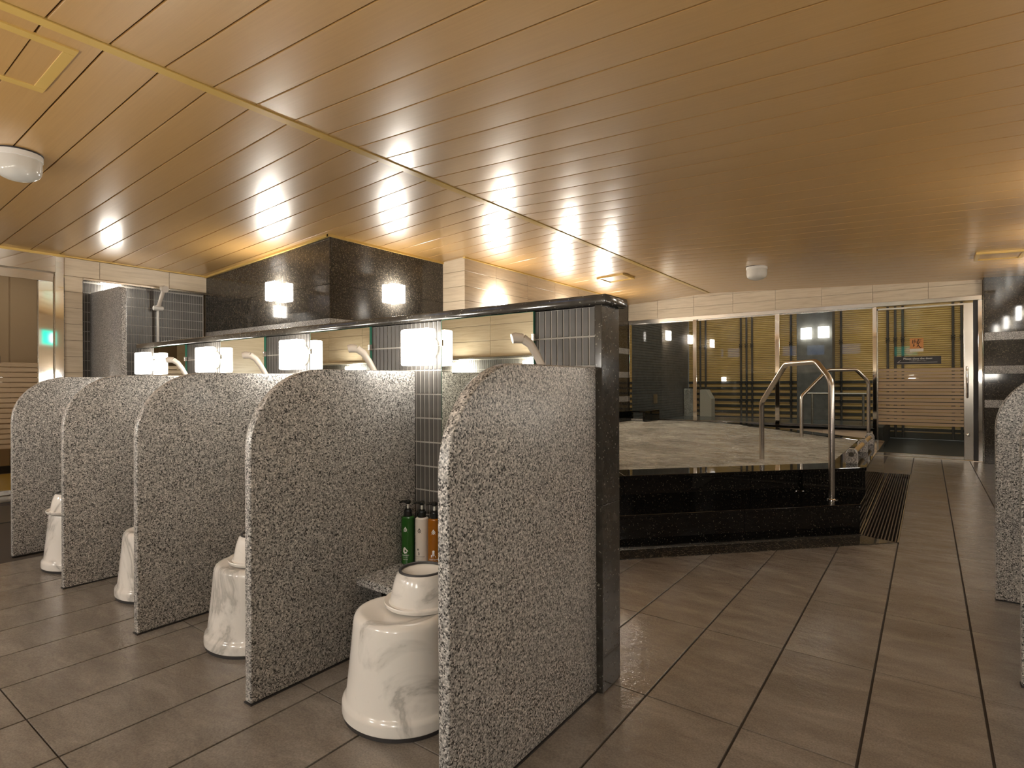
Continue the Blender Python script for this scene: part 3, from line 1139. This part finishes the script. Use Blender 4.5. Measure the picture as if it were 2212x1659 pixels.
wall_left2 = struct('wall_left_rear', MB().box(-6.95, -6.73, -1.2, .3, 0, 2.085).box(-6.95, -6.765, .3, 1.86, 2.075, 2.30).box(-6.95, -6.765, -1.2, .3, 2.085, 2.30), 'cream')
# changing room beyond the glass door
room = struct('wall_changing_room', MB().box(-8.45, -8.35, -1.0, 4.6, 0, 2.4), 'beigewall')
part('skirting', MB().box(-8.35, -8.335, -1.0, 4.6, .02, .10), 'signgrey', room)
for k in range(6):
    part('panel', MB().box(-8.350, -8.338, -.98 + k * .93, -.06 + k * .93, .105, 2.35), 'beigewall', room, .003, 1)
part('side_wall', MB().box(-8.4, -6.95, 3.3, 3.4, 0, 2.4).box(-8.4, -6.95, -1.1, -1.0, 0, 2.4), 'beigewall', room)
part('room_ceiling', MB().box(-8.45, -6.9, -1.1, 3.4, 2.38, 2.46), 'plainceil', room)
part('floor_mat', MB().box(-8.34, -6.955, -1.0, 3.3, -.05, .012), 'yellow', room)
t = thing('changing_room_light', 'flat ceiling light of the changing room behind the glass door', 'ceiling light', (-7.6, 1.6, 2.38))
part('diffuser', MB().box(-7.9, -7.3, 1.0, 2.2, 2.345, 2.375), 'ceilpanel', t, .004, 2)
part('tray', MB().box(-7.92, -7.28, .98, 2.22, 2.372, 2.379), 'white', t)

# ------------------------------------------------------------------ rear wall (seen in the mirrors)
wall_rear = struct('wall_rear', MB().box(-6.95, 1.2, -1.25, Y_REAR - .006, 0, 1.27), 'mgrout')
mosaic_field(wall_rear, 'y+', Y_REAR - .006, -6.7, 1.0, 1.245, .02)
struct('trim_8', MB().box(-6.75, 1.05, Y_REAR - .006, Y_REAR + .022, 1.25, 1.272), 'steel', .003)
wr = struct('wall_rear_upper', MB().box(-6.95, 1.2, -1.25, Y_REAR - .012, 1.27, 1.86).box(-6.95, 1.2, -1.25, Y_REAR - .012, 2.19, 2.52), 'cgrout')
WINX = [(-5.95, -5.57), (-5.45, -5.05), (-3.75, -3.33), (-3.05, -2.55), (-2.1, -1.6)]
xs_ = [-6.95] + [x for w_ in WINX for x in w_] + [1.2]
mbw = MB()
for i in range(0, len(xs_), 2):
    mbw.box(xs_[i], xs_[i + 1], -1.25, Y_REAR - .012, 1.86, 2.19)
part('pier', mbw, 'cgrout', wr)
zs_ = [1.274, 1.43, 1.585, 1.74, 1.86]
tile_wall(wr, 'tile', 'y+', Y_REAR, [-6.7 + .645 * k for k in range(13)], zs_, 'cream')
for i in range(0, len(xs_), 2):
    a_, b_ = max(xs_[i], -6.75), min(xs_[i + 1], 1.05)
    tile_wall(wr, 'tile', 'y+', Y_REAR, [a_, b_], [1.86, 2.02, 2.19], 'cream', ztop=True)
tile_wall(wr, 'tile', 'y+', Y_REAR, [-6.7 + .645 * k for k in range(13)], [2.19, 2.345, 2.47], 'cream', ztop=True)
for i, (a_, b_) in enumerate(WINX):
    w_ = struct('window_%d' % (i + 10), MB().add([(a_, Y_REAR - .05, 1.86), (b_, Y_REAR - .05, 1.86), (b_, Y_REAR - .05, 2.19), (a_, Y_REAR - .05, 2.19)], [(3, 2, 1, 0)]), 'day')
    part('frame', MB().box(a_, b_, Y_REAR - .04, Y_REAR - .015, 1.86, 1.875).box(a_, b_, Y_REAR - .04, Y_REAR - .015, 2.175, 2.19)
         .box(a_, a_ + .015, Y_REAR - .04, Y_REAR - .015, 1.875, 2.175).box(b_ - .015, b_, Y_REAR - .04, Y_REAR - .015, 1.875, 2.175), 'steel', w_)
t = thing('exit_sign', 'green lit exit sign high on the rear wall behind the camera', 'sign', (-.50, Y_REAR + .03, 1.90))
part('case', MB().box(-.78, -.22, Y_REAR, Y_REAR + .05, 1.76, 2.05), 'white', t, .004, 1)
part('lit_face', MB().box(-.765, -.235, Y_REAR + .05, Y_REAR + .054, 1.775, 2.035), 'exit', t)
part('white_disc', MB().tube([(-.42, Y_REAR + .0535, 1.905), (-.42, Y_REAR + .056, 1.905)], .10, 24), 'exitw', t)
REARX = [-.36, -1.22, -2.08, -2.95, -3.83, -4.70, -5.55]
NTH = ['first', 'second', 'third', 'fourth', 'fifth', 'sixth', 'seventh', 'eighth']
for x, o_ in zip(REARX, NTH):
    make_lamp('glowing cube lamp on the rear wash wall behind the camera, %s from the side wall' % o_, .150, .144, (x, Y_REAR, 1.146), pi, 'cube lamps on the rear wash wall', shade='shade_rear')
for x, o_ in zip([.10, -.76, -1.62, -2.50, -3.38, -4.25, -5.12], NTH):
    put_partition(pm, (x, -.395, 0), pi, 'rounded grey granite partition behind the camera, %s from the side wall' % o_, 'granite partitions along the rear wall')

# ------------------------------------------------------------------ side wall (right)
wall_right = struct('wall_right', MB().box(X_RIGHT + .006, 1.2, -1.2, 9.1, 0, 1.27), 'mgrout')
mosaic_field(wall_right, 'x-', X_RIGHT + .006, -1.1, 9.05, 1.245, .02)
struct('trim_9', MB().box(X_RIGHT - .016, X_RIGHT + .006, -1.1, 9.08, 1.25, 1.272), 'steel', .003)
wru = struct('wall_right_upper', MB().box(X_RIGHT + .012, 1.2, -1.2, 9.1, 1.27, 2.5), 'cgrout')
tile_wall(wru, 'tile', 'x-', X_RIGHT + .004, [-1.1 + .645 * k for k in range(16)], [1.274, 1.43, 1.585, 1.74, 1.90, 2.06, 2.22, 2.30], 'cream')
for y, o_ in zip([1.10, 2.02, 2.95, 3.88, 4.80], NTH):
    make_lamp('glowing cube lamp low on the side wall, %s from the rear corner' % o_, .150, .144, (X_RIGHT, y, 1.146), -pi / 2, 'cube lamps on the side wash wall', shade='shade_high')
for y, o_ in zip([4.9, 6.5, 8.0], NTH):
    make_lamp('glowing cube lamp high on the side wall, %s from the wash bays' % o_, 0.16, .184, (X_RIGHT, y, 1.93), -pi / 2, 'high cube lamps on the side wall', shade='shade_high')
wall_band = struct('wall_banded', MB().box(.565, 1.2, 9.12, 9.4, 0, 2.4), 'cgrout')
part('edge_return', MB().box(.5595, .5655, 9.10, 9.30, 0, 2.31), 'brownblack', wall_band)
for za, zb, m_ in BANDS:
    for xa, xb in ((.560, 1.06),):
        zt = min(zb, 2.31)
        part('granite_panel', MB().box(xa + .0008, xb, 9.10, 9.12, za + .0008, zt - .0008), m_, wall_band, .001, 1)

# ------------------------------------------------------------------ window wall
wall_win = struct('wall_window', MB().box(-4.25, .56, 9.275, 9.40, 2.10, 2.52).box(-4.25, -.60, 9.275, 9.40, 0, .34), 'cgrout')
UX = [-4.25, -3.714, -3.095, -2.475, -1.855, -1.235, -.613, .008, .558]
tile_wall(wall_win, 'tile', 'y-', 9.265, UX, [2.104, 2.256, 2.412, 2.50], 'cream', ztop=True)
tile_wall(wall_win, 'tile', 'y-', 9.265, UX[:-2], [.0, .17, .338], 'cream')
part('sill', MB().box(-4.25, -.60, 9.225, 9.40, .342, .372), 'black', wall_win, .004, 2)
GZ0, GZ1 = .388, 2.042


def window(n, xa, xb):
    w_ = struct('window_%d' % n)
    part('pane', MB().add([(xa, 9.30, GZ0), (xb, 9.30, GZ0), (xb, 9.30, GZ1), (xa, 9.30, GZ1)], [(0, 1, 2, 3)]), 'glass', w_)
    part('frame', MB().box(xa - .004, xb + .004, 9.275, 9.325, GZ0 - .016, GZ0 + .012).box(xa - .004, xb + .004, 9.285, 9.315, GZ1 - .014, GZ1 + .002), 'steel', w_, .002, 1)
    return w_


window(1, -4.222, -3.105)
window(2, -3.045, -1.858)
window(3, -1.800, -.612)
for i, (xa, xb) in enumerate([(-4.25, -4.222), (-3.107, -3.043), (-1.860, -1.798), (-.614, -.566), (.512, .559)]):
    tr = struct('trim_%d' % (20 + i), MB().box(xa, xb, 9.25, 9.35, 0 if i > 2 else .373, 2.045), 'chrome', .003)
struct('trim_30', MB().box(-4.25, .559, 9.235, 9.36, 2.042, 2.103), 'steel', .004)

# sliding door to the outdoor bath
door2 = struct('door_2')
part('stile', MB().box(-.566, -.552, 9.285, 9.315, .04, 2.02), 'steel', door2, .002, 1)
part('stile', MB().box(.371, .468, 9.275, 9.318, .012, 2.02), 'steel', door2, .003, 2)
part('top_rail', MB().box(-.566, .468, 9.285, 9.315, 1.995, 2.022), 'steel', door2, .002, 1)
part('bottom_rail', MB().box(-.566, .371, 9.285, 9.315, .010, .048), 'steel', door2, .002, 1)
part('pane', MB().add([(-.553, 9.30, .045), (.372, 9.30, .045), (.372, 9.30, 1.996), (-.553, 9.30, 1.996)], [(0, 1, 2, 3)]), 'glass', door2)
part('edge_strip', MB().box(.468, .512, 9.30, 9.33, 0, 2.04), 'signgrey', door2)
for k in range(17):
    z = .428 + k * .0455
    part('film_stripe', MB().box(-.552, .3705, 9.297, 9.2985, z, z + .0365), 'film', door2)
hn = part('handle', MB().tube([(.405, 9.274, 1.20), (.405, 9.232, 1.19), (.405, 9.222, 1.15), (.405, 9.222, .87), (.405, 9.232, .82), (.405, 9.274, .81)], .011, 14), 'chrome', door2, smooth=True)
part('lock', MB().tube([(.41, 9.277, .33), (.41, 9.262, .33)], .022, 18), 'chrome', door2, .003, 2, True)
struct('trim_31', MB().box(-.60, .56, 9.24, 9.36, -.05, .008), 'steel', .003)

# signs on the glass door
t = thing('calligraphy_notice', 'orange square notice with black brush calligraphy and a white strip on the glass door', 'sign', (-.12, 9.296, 1.50))
part('orange_sheet', MB().box(-.194, -.046, 9.294, 9.2975, 1.456, 1.593), 'orange', t)
part('white_strip', MB().box(-.194, -.046, 9.294, 9.2975, 1.416, 1.4555), 'paper', t)
cal = MB()
S_ = [([(850, 375), (828, 520)], 34), ([(848, 430), (905, 420)], 22), ([(930, 355), (925, 480)], 34), ([(925, 480), (1000, 420)], 26), ([(860, 470), (880, 500)], 22),
      ([(898, 515), (868, 640)], 32), ([(880, 560), (912, 600), (872, 645)], 28), ([(1035, 360), (1120, 345)], 26), ([(1095, 350), (1010, 490)], 30), ([(1145, 380), (1185, 375)], 34),
      ([(1025, 410), (1135, 420)], 22), ([(1050, 455), (1130, 480)], 28), ([(1000, 500), (1140, 505)], 24), ([(1120, 440), (1200, 465)], 18), ([(1010, 545), (1060, 525)], 26),
      ([(1080, 520), (1055, 600), (1010, 670)], 32), ([(1060, 590), (1110, 660), (1155, 705)], 40), ([(1155, 705), (1200, 675)], 30), ([(1030, 470), (1020, 540)], 24)]
for pts, w_ in S_:
    stroke(cal, [(-.194 + (x - 722) / 553 * .148, 1.593 - (y - 300) / 440 * .137) for x, y in pts], w_ / 553 * .148)
cal.v = [(x, 9.294 + y, z) for x, y, z in cal.v]
part('brush_strokes', cal, 'ink', t)
t = thing('door_closing_sign', 'dark grey strip sign reading please close the door, with an arrow', 'sign', (-.11, 9.296, 1.30))
part('plate', MB().box(-.367, .142, 9.294, 9.2975, 1.247, 1.352), 'signgrey', t)
def wall_text(body, size, x, z, y, mat, parent, bold=0.0):
    me = text_mesh(body, size, .0002, bold)
    for v in me.vertices:
        a, b, c = v.co
        v.co = (x + a, y - c, z + b)
    me.materials.clear()
    return link('lettering', me, M[mat], parent)
wall_text('Please close the door.', .036, -.105, 1.312, 9.2935, 'signtxt', t, .0008)
wall_text('ドアは静かに閉めてください', .0145, -.108, 1.288, 9.2935, 'signtxt', t)
wall_text('OPEN-AIR BATH', .011, -.12, 1.43, 9.2935, 'lblack', bpy.data.objects['calligraphy_notice']) if False else None
ar = MB()
stroke(ar, [(-.333, 1.272), (.10, 1.272)], .006)
stroke(ar, [(-.333, 1.272), (-.296, 1.304)], .006)
ar.v = [(x, 9.294 + y, z) for x, y, z in ar.v]
part('arrow', ar, 'signtxt', t)


# ------------------------------------------------------------------ the bath
def offset_poly(poly, ds):
    """move every edge inwards by its own distance (ccw polygon)"""
    n = len(poly)
    lines = []
    for i in range(n):
        a, b = Vector(poly[i]), Vector(poly[(i + 1) % n])
        d = (b - a).normalized()
        nn = Vector((-d.y, d.x))
        lines.append((a + nn * ds[i], d))
    out = []
    for i in range(n):
        p, d = lines[i - 1]
        q, e = lines[i]
        den = d.x * e.y - d.y * e.x
        s = ((q.x - p.x) * e.y - (q.y - p.y) * e.x) / den
        out.append((p.x + d.x * s, p.y + d.y * s))
    return out


ZR_ = .394
OUT = [(-4.083, 2.62), (-2.385, 2.62), (-.358, 4.794), (-.365, 7.085), (-2.405, 9.255), (-4.24, 9.255), (-4.24, 8.2), (-4.083, 8.2)]
OUT = [(-4.083, 2.62), (-2.385, 2.62), (-.358, 4.794), (-.365, 7.085), (-2.398, 9.222), (-4.083, 9.222)]
DS = [.25, .255, .235, .20, .06, .06]
INN = offset_poly(OUT, DS)
tub = thing('bath_tub', 'large sunken bath with a polished black granite rim and corner step', 'bath', (-2.2, 6.0, 0))
part('core', MB().prism(offset_poly(OUT, [.03] * 6), .0, .30), 'drain', tub)
# inner wall
inner = MB()
n_ = len(INN)
for i in range(n_):
    a, b = INN[i], INN[(i + 1) % n_]
    inner.add([(a[0], a[1], .30), (b[0], b[1], .30), (b[0], b[1], ZR_ - .01), (a[0], a[1], ZR_ - .01)], [(0, 1, 2, 3)])
part('inner_lining', inner, 'black', tub)


def lerp2(a, b, s):
    return (a[0] + (b[0] - a[0]) * s, a[1] + (b[1] - a[1]) * s)


def coping(i, cuts):
    a, b = OUT[i], OUT[(i + 1) % n_]
    c, d = INN[i], INN[(i + 1) % n_]
    for s0, s1 in zip(cuts[:-1], cuts[1:]):
        e = .0006
        part('coping', MB().prism([lerp2(a, b, s0 + e), lerp2(a, b, s1 - e), lerp2(c, d, s1 - e), lerp2(c, d, s0 + e)], ZR_ - .027, ZR_), 'black', tub, .003, 2)


coping(0, [0, .5, 1]); coping(1, [0, .38, .692, 1]); coping(2, [0, .5, 1]); coping(3, [0, .5, 1]); coping(4, [0, .5, 1]); coping(5, [0, 1])
FACE = offset_poly(OUT, [.008] * 6)


def facing(i, cuts, z0, z1):
    a, b = FACE[i], FACE[(i + 1) % n_]
    IN2 = offset_poly(OUT, [.03] * 6)
    c, d = IN2[i], IN2[(i + 1) % n_]
    for s0, s1 in zip(cuts[:-1], cuts[1:]):
        e = .0006
        part('riser_panel', MB().prism([lerp2(a, b, s0 + e), lerp2(a, b, s1 - e), lerp2(c, d, s1 - e), lerp2(c, d, s0 + e)], z0, z1), 'black', tub)


facing(0, [0, .5, 1], .0, ZR_ - .0275); facing(1, [0, .38, .692, 1], .0, ZR_ - .0275); facing(2, [0, .5, 1], 0, ZR_ - .0275); facing(3, [0, .5, 1], 0, ZR_ - .0275)
# step along the cut corner
RF = [(-2.44, 2.134), (-.358, 4.349)]          # riser line on the floor
ST = [(-2.44, 2.134), (-.358, 4.349), (-.358, 4.80), (-2.39, 2.625), (-2.44, 2.60)]
for s0, s1 in ((0, .45), (.45, .725), (.725, 1.0)):
    e = .0005
    a, b = lerp2(RF[0], RF[1], s0 + e), lerp2(RF[0], RF[1], s1 - e)
    dn = Vector((-.728, .685))
    c, d = (b[0] + dn.x * .302, b[1] + dn.y * .302), (a[0] + dn.x * .302, a[1] + dn.y * .302)
    if s1 == 1.0:
        c = (-.358, 4.796)
        part('step_tread', MB().prism([a, (-.358, 4.349), c, d], .185, .2055), 'black', tub, .003, 2)
    else:
        part('step_tread', MB().prism([a, b, c, d], .185, .2055), 'black', tub, .003, 2)
    k = .008
    a2, b2 = (a[0] + dn.x * k, a[1] + dn.y * k), (b[0] + dn.x * k, b[1] + dn.y * k)
    a3, b3 = (a[0] + dn.x * .03, a[1] + dn.y * .03), (b[0] + dn.x * .03, b[1] + dn.y * .03)
    if s1 == 1.0:
        b2, b3 = (-.364, b2[1]), (-.364, b3[1])
    part('step_riser', MB().prism([a2, b2, b3, a3], .004, .1845), 'black', tub)
part('step_side', MB().box(-.388, -.3635, 4.36, 4.80, .0, .1845), 'black', tub)
part('step_metal_edge', MB().prism([(-2.443, 2.130), (-.356, 4.346), (-.364, 4.354), (-2.451, 2.138)], .0, .010), 'steel', tub)
part('floor_curb', MB().prism([(-2.443, 2.127), (-2.443, 1.862), (-.158, 4.276), (-.352, 4.343)], -.04, .0035), 'brownblack', tub)
# water
wm = MB()
N_ = 120
IN3 = offset_poly(OUT, [d_ - .004 for d_ in DS])
def inside(x, y):
    for i in range(n_):
        a, b = IN3[i], IN3[(i + 1) % n_]
        if (b[0] - a[0]) * (y - a[1]) - (b[1] - a[1]) * (x - a[0]) < 0:
            return False
    return True
bm = bmesh.new()
vv = [bm.verts.new((x, y, .386)) for x, y in IN3]
bm.faces.new(vv)
for ax, lo, hi, st in ((0, -4.1, -.3, .04), (1, 2.6, 9.3, .04)):
    c_ = lo
    while c_ < hi:
        co = [0, 0, 0]; co[ax] = c_
        no = [0, 0, 0]; no[ax] = 1
        bmesh.ops.bisect_plane(bm, geom=bm.verts[:] + bm.edges[:] + bm.faces[:], plane_co=co, plane_no=no)
        c_ += st
from mathutils import noise as mnoise
for v in bm.verts:
    x, y = v.co.x, v.co.y
    v.co.z += .010 * mnoise.noise((x * 2.7, y * 2.7, .3)) + .009 * mnoise.noise((x * 8, y * 8, 2.3))
me = bpy.data.meshes.new('bath_water')
bm.to_mesh(me); bm.free()
for p_ in me.polygons:
    p_.use_smooth = True
water = link('bath_water', me, M['water'])
tag(water, 'rippled cloudy bath water filling the black granite bath to the rim', 'water')


# handrails
def make_rail(label, base, dirn, zbase, flange):
    b = Vector(base); d = Vector(dirn).normalized()
    t = thing('bath_handrail', label, 'handrail', base, 'steel handrails of the bath')
    prof = [(0, zbase), (0, .98), (.008, 1.01), (.030, 1.045), (.125, 1.135), (.147, 1.148), (.165, 1.151), (.445, 1.147), (.468, 1.141), (.485, 1.127), (.745, .868), (.762, .845), (.768, .815), (.768, .30)]
    part('rail_tube', MB().tube([(b.x + d.x * s, b.y + d.y * s, z) for s, z in prof], .0195, 18), 'rail', t, smooth=True)
    part('flange', MB().lathe([(.036, 0), (.036, .004), (.022, .008), (.020, .010)], (b.x, b.y, zbase), 24), 'chrome', t, smooth=True)
    return t


make_rail('bent steel handrail rising from the black corner step into the water', (-.5295, 4.392, .2055), (-.73, .683, 0), .2055, True)
make_rail('bent steel handrail behind the wooden bar, by the glass windows', (-.545, 7.60, .0), (-.80, -.60, 0), 0.0, True)

# log headrest on its granite posts
log = thing('log_headrest', 'round wooden bar held by three granite posts on the bath rim', 'headrest', (-.5, 5.6, ZR_))
LX_ = -.464
for y0 in (4.93, 5.80, 6.56):
    w2, h2 = .038, .110
    pr_ = [(-w2, 0), (w2, 0), (w2, h2 * .72), (w2 * .55, h2), (-w2 * .55, h2), (-w2, h2 * .72)]
    mbp = MB()
    mbp.add([(LX_ + x, y0, ZR_ + z) for x, z in pr_] + [(LX_ + x, y0 + .075, ZR_ + z) for x, z in pr_],
            [tuple(range(6)), tuple(range(11, 5, -1))] + [((i + 1) % 6, i, 6 + i, 6 + (i + 1) % 6) for i in range(6)])
    part('granite_post', mbp, 'granite', log, .003, 1)
part('log', MB().tube([(LX_, 4.928, ZR_ + .070), (LX_, 6.637, ZR_ + .070)], .0175, 20), 'log', log, smooth=True)
part('log_end', MB().tube([(LX_, 4.924, ZR_ + .070), (LX_, 4.928, ZR_ + .070)], .0178, 20), 'pole', log)

# drain gutter with its grate beside the bath
gr = thing('floor_grate', 'long black slotted drain grate in the floor beside the bath', 'grate', (-.25, 5.9, 0))
part('channel', MB().prism([(-.349, 4.352), (-.156, 4.285), (-.158, 7.535), (-.356, 7.535)], -.068, -.045), 'drain', gr)
for k in range(10):
    x = -.344 + k * .0192
    y0 = 4.352 - (x + .349) / .193 * .066
    part('bar', MB().box(x, x + .0068, y0 + .004, 7.53, -.025, .0015), 'grate', gr)
part('frame', MB().box(-.360, -.351, 4.36, 7.54, -.03, .002).box(-.158, -.150, 4.29, 7.54, -.03, .002).box(-.358, -.15, 7.532, 7.542, -.03, .002), 'steel', gr)

# black spout box in the bath corner
sp = thing('water_spout_box', 'black granite spout box at the far corner of the bath by the windows', 'spout', (-3.95, 8.5, .394))
part('block', MB().box(-4.075, -3.93, 8.21, 8.75, .4005, .56), 'black', sp, .002, 1)
part('roof', MB().box(-3.93, -3.66, 8.60, 9.20, .535, .56), 'black', sp, .002, 1)
part('cheek', MB().box(-3.70, -3.66, 8.60, 9.20, .4005, .534), 'black', sp, .002, 1)
part('lip', MB().box(-3.93, -3.70, 8.66, 9.20, .4005, .43), 'granite', sp)

# ------------------------------------------------------------------ outdoor bath beyond the glass
kerb_y = 10.25
yard = struct('floor_outdoor', MB().box(-4.4, 2.6, 9.41, 13.0, -.12, .0), 'ostone')
part('kerb', MB().box(-4.25, -.55, kerb_y, 10.5, 0, .33), 'ostone', yard, .01, 2)
ow = link('outdoor_bath_water', MB().box(-4.25, -.75, 10.5, 11.94, .05, .315).mesh('outdoor_bath_water'), M['water2'])
tag(ow, 'still dark water of the outdoor bath beyond the windows', 'water')
part('kerb', MB().box(-.75, -.55, 10.5, 12.25, 0, .33), 'ostone', yard, .01, 2)
wall_yard = struct('wall_yard', MB().box(-4.7, -4.262, 9.41, 13.0, 0, 3.2), 'ogrey')
mbs = MB()
for k in range(60):
    mbs.box(-4.262, -4.252, 9.42, 12.35, .02 + k * .05, .062 + k * .05)
stuffed(part('mosaic_rows', mbs, 'ogrey', wall_yard))
tag(part('yard_wall_box', MB().box(-4.25, -4.235, 10.35, 10.55, .62, .80).box(-4.235, -4.232, 10.37, 10.53, .64, .78), 'steel', None, .002, 1), 'small framed panel low on the grey outdoor wall', 'panel')
FY = 12.42
fence = thing('bamboo_fence', 'yellow bamboo fence with dark battens and tied poles beyond the windows', 'fence', (-1, FY, 0))
mbb = MB()
zb = .02
while zb < 3.0:
    mbb.tube([(-4.25, FY, zb + .018), (2.5, FY, zb + .018)], .0185, 8, False)
    zb += .0375
stuffed(part('bamboo_canes', mbb, 'bamboo', fence, smooth=True))
for k in range(8):
    z = 1.02 - k * .122
    part('batten', MB().box(-4.25, 2.5, FY - .045, FY - .02, z - .027, z + .027), 'batten', fence, .002, 1)
part('base_board', MB().box(-4.25, 2.5, FY - .05, FY - .02, .005, .115), 'batten', fence, .002, 1)
kn = MB().tube([(-.030, -.066, -.025), (.030, -.066, .025)], .008, 8).tube([(.030, -.066, -.025), (-.030, -.066, .025)], .008, 8).tube([(0, -.07, .0), (-.025, -.072, -.06)], .005, 6).tube([(0, -.07, .0), (.025, -.072, -.06)], .005, 6)
km = kn.mesh('rope_knot'); km.materials.append(M['cord'])
for x in (-4.10, -3.99, -3.875, -3.145, -3.035, -2.925, -2.195, -1.325, -.588, -.474, -.362, .352, .470, 1.2):
    po = part('pole', MB().tube([(x, FY - .046, .02), (x, FY - .046, 3.0)], .020, 12), 'pole', fence, smooth=True)
    for z in (1.79, 1.02, .65):
        place('rope_knot', km, (x, FY, z), po, 'rope_knot') if False else None
        c = bpy.data.objects.new('rope_knot', km); COL.objects.link(c); c.parent = po; c.location = (x, FY, z)
pill = tag(part('yard_pillar', MB().box(-2.02, -1.42, 11.95, 12.30, 0, 3.1), 'ogrey', None, .004, 1), 'grey pillar carrying two lamps in front of the bamboo fence', 'pillar')
make_lamp('glowing cube lamp on the outdoor grey pillar, the one nearer the rail post', .18, .21, (-1.845, 11.95, 1.935), 0, 'lamps on the outdoor pillar', shade='shade_yard')
make_lamp('glowing cube lamp on the outdoor grey pillar, the one nearer the door', .18, .21, (-1.555, 11.95, 1.945), 0, 'lamps on the outdoor pillar', shade='shade_yard')
t = thing('garden_handrail', 'low straight steel handrail outdoors in front of the grey pillar', 'handrail', (-1.15, 10.2, 0))
part('rail_tube', MB().tube([(-1.58, 10.2, .83), (-.72, 10.2, .83)], .017, 12), 'rail', t, smooth=True)
for x in (-1.50, -.80):
    part('leg', MB().tube([(x, 10.2, .0), (x, 10.2, .83)], .017, 12), 'rail', t, smooth=True)
rk = MB().box(-4.24, -3.93, 12.02, 12.10, .0, .89)
ro = part('rough_stone_slab', rk, 'rough', None, .02, 2)
bm = bmesh.new(); bm.from_mesh(ro.data)
bmesh.ops.subdivide_edges(bm, edges=bm.edges[:], cuts=5, use_grid_fill=True)
for v in bm.verts:
    v.co += Vector((0, .03 * mnoise.noise(v.co * 22), .01 * mnoise.noise(v.co * 17)))
bm.to_mesh(ro.data); bm.free()
tag(ro, 'rough pale stone slab standing at the end of the outdoor bath', 'stone')
mbx = MB()
q_ = [(-3.90, .0), (-3.66, .0), (-3.66, .68), (-3.77, .87), (-3.90, .87)]
mbx.add([(x, 12.05, z) for x, z in q_] + [(x, 12.30, z) for x, z in q_], [tuple(range(5)), tuple(range(9, 4, -1))] + [((i + 1) % 5, i, 5 + i, 5 + (i + 1) % 5) for i in range(5)])
tag(part('pale_block', mbx, 'pale', None, .004, 1), 'pale block with a cut corner beside the rough stone slab outdoors', 'block')
struct('wall_yard_side', MB().box(2.5, 2.7, 9.41, 13.0, 0, 3.2), 'ogrey')
